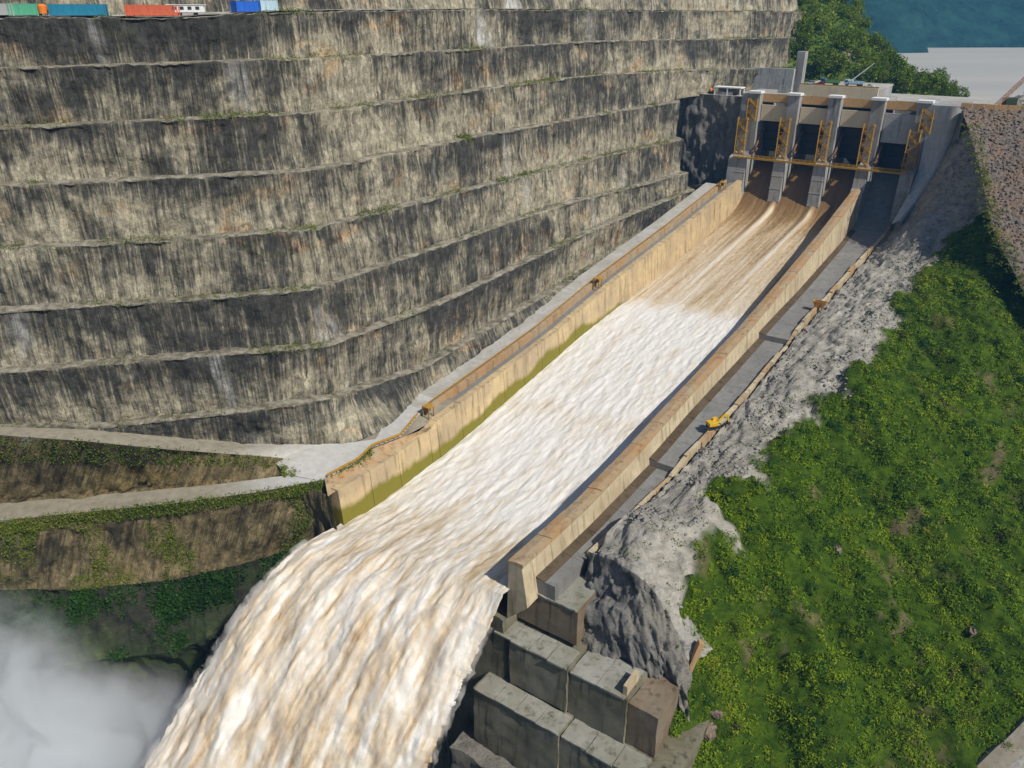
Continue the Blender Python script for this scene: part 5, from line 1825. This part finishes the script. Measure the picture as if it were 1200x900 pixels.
tag(link('gorge_plants', me), 'bright green plants on the damp gorge ledge', 'plants', kind='stuff')

# ---- spray thrown off the jet
rq = np.random.default_rng(77)
na_, nb_ = JET_T.shape[:2]
ND = 1600
ii = rq.integers(50, na_, ND)
side = rq.random(ND)
jj = np.where(side < .3, rq.exponential(2.0, ND), np.where(side < .6, nb_ - 1 - rq.exponential(2.0, ND), rq.uniform(0, nb_ - 1, ND))).astype(int).clip(0, nb_ - 1)
P = JET_T[ii, jj] + JET_N[ii, jj] * rq.exponential(.35, (ND, 1)) + rq.normal(size=(ND, 3)) * .45
P = P + T * (np.where(side < .3, -1, np.where(side < .6, 1, 0)) * rq.exponential(.5, ND))[:, None]
k = NT('spray_drop', 0.5, 0.4); k.color((0.85, 0.82, 0.77)); M_spray = k.m
tag(stones('spray_drops', P, rq.uniform(.02, .07, ND), M_spray, rq, 1.6), 'white drops of spray thrown off the falling jet', 'spray', kind='stuff')

ring_t = JET_T + JET_N * 0.9
ring_b = JET_B - JET_N * 1.4
for q_ in (ring_t, ring_b):
    e_ = np.zeros(JET_T.shape[1]); e_[:8] = -np.linspace(1, 0, 8); e_[-8:] = np.linspace(0, 1, 8)
    q_ += T * (e_[None, :, None] * np.linspace(.4, 2.6, JET_T.shape[0])[:, None, None])
veil = np.concatenate([ring_t, ring_b[:, ::-1]], 1)[16:]
veil = np.concatenate([veil, veil[:, :1]], 1)
mv, nv = veil.shape[:2]
Vv = veil[::2, :-1]
mv, nv = Vv.shape[:2]
Q_ = [[i * nv + j, (i + 1) * nv + j, (i + 1) * nv + (j + 1) % nv, i * nv + (j + 1) % nv] for i in range(mv - 1) for j in range(nv)]
Q_ += [list(range(nv)), [(mv - 1) * nv + j for j in range(nv)][::-1]]
k = NT('spray_veil')
k.t.nodes.remove(k.b)
vol = k.n('ShaderNodeVolumePrincipled')
vol.inputs['Color'].default_value = (0.97, 0.95, 0.92, 1)
k.l(k.math('MULTIPLY', k.ramp(k.noise(k.pos((.3, .3, .12)), 1.0, 4, 0.6), [(0.42, 0.0), (0.62, 1.0)]), 0.55), vol.inputs['Density'])
k.l(vol.outputs[0], k.t.nodes['Material Output'].inputs['Volume'])
tag(link('spray_veil', mesh('spray_veil', Vv.reshape(-1, 3), Q_, k.m)), 'fine spray veil round the falling jet', 'spray', kind='stuff')

# ---- mist over the plunge pool
mc = at(10, 860, 2)
md = [(mc + [-12, -2, 4], (46, 30, 44)), (mc + [30, -4, -8], (36, 24, 30)), (at(190, 905, -12), (20, 16, 18))]
k = NT('mist')
k.t.nodes.remove(k.b)
vol = k.n('ShaderNodeVolumePrincipled')
vol.inputs['Color'].default_value = (0.95, 0.975, 1.0, 1)
vol.inputs['Anisotropy'].default_value = 0.2
dens = None
for c_, r in md:
    vm = k.n('ShaderNodeVectorMath', operation='SUBTRACT'); k.l(k.n('ShaderNodeNewGeometry').outputs['Position'], vm.inputs[0]); vm.inputs[1].default_value = tuple(c_)
    vd = k.n('ShaderNodeVectorMath', operation='DIVIDE'); k.l(vm.outputs[0], vd.inputs[0]); vd.inputs[1].default_value = r
    ln = k.n('ShaderNodeVectorMath', operation='LENGTH'); k.l(vd.outputs[0], ln.inputs[0])
    g = k.math('SUBTRACT', 1.0, ln.outputs['Value'], True)
    g = k.math('POWER', g, 1.5)
    dens = g if dens is None else k.math('ADD', dens, g)
nz = k.noise(k.pos((.06, .06, .045)), 1.0, 7, 0.65, 1.5)
den = k.math('MULTIPLY', k.math('MULTIPLY', dens, k.ramp(nz, [(0.37, 0.0), (0.62, 1.0)])), 0.85)
k.l(den, vol.inputs['Density'])
k.l(vol.outputs[0], k.t.nodes['Material Output'].inputs['Volume'])
v, f = [], []
lo_ = np.min([c_ - r for c_, r in md], 0); hi_ = np.max([c_ + r for c_, r in md], 0)
lo_[2] = -22.5
box(v, f, (lo_ + hi_) / 2, hi_ - lo_)
tag(link('spray_mist', mesh('spray_mist', v, f, k.m)), 'pale mist rising from the plunge pool at lower left', 'mist', kind='stuff')

# ---- haze in the valley air
k = NT('haze')
k.t.nodes.remove(k.b)
vol = k.n('ShaderNodeVolumePrincipled')
vol.inputs['Color'].default_value = (0.14, 0.46, 1.0, 1)
vol.inputs['Density'].default_value = 0.00010
vol.inputs['Anisotropy'].default_value = 0.1
k.l(vol.outputs[0], k.t.nodes['Material Output'].inputs['Volume'])
v, f = [], []
box(v, f, (1000, 1150, 480), (4400, 3400, 1014))
tag(link('haze', mesh('haze', v, f, k.m)), 'thin blue haze in the valley air', 'haze', kind='stuff')
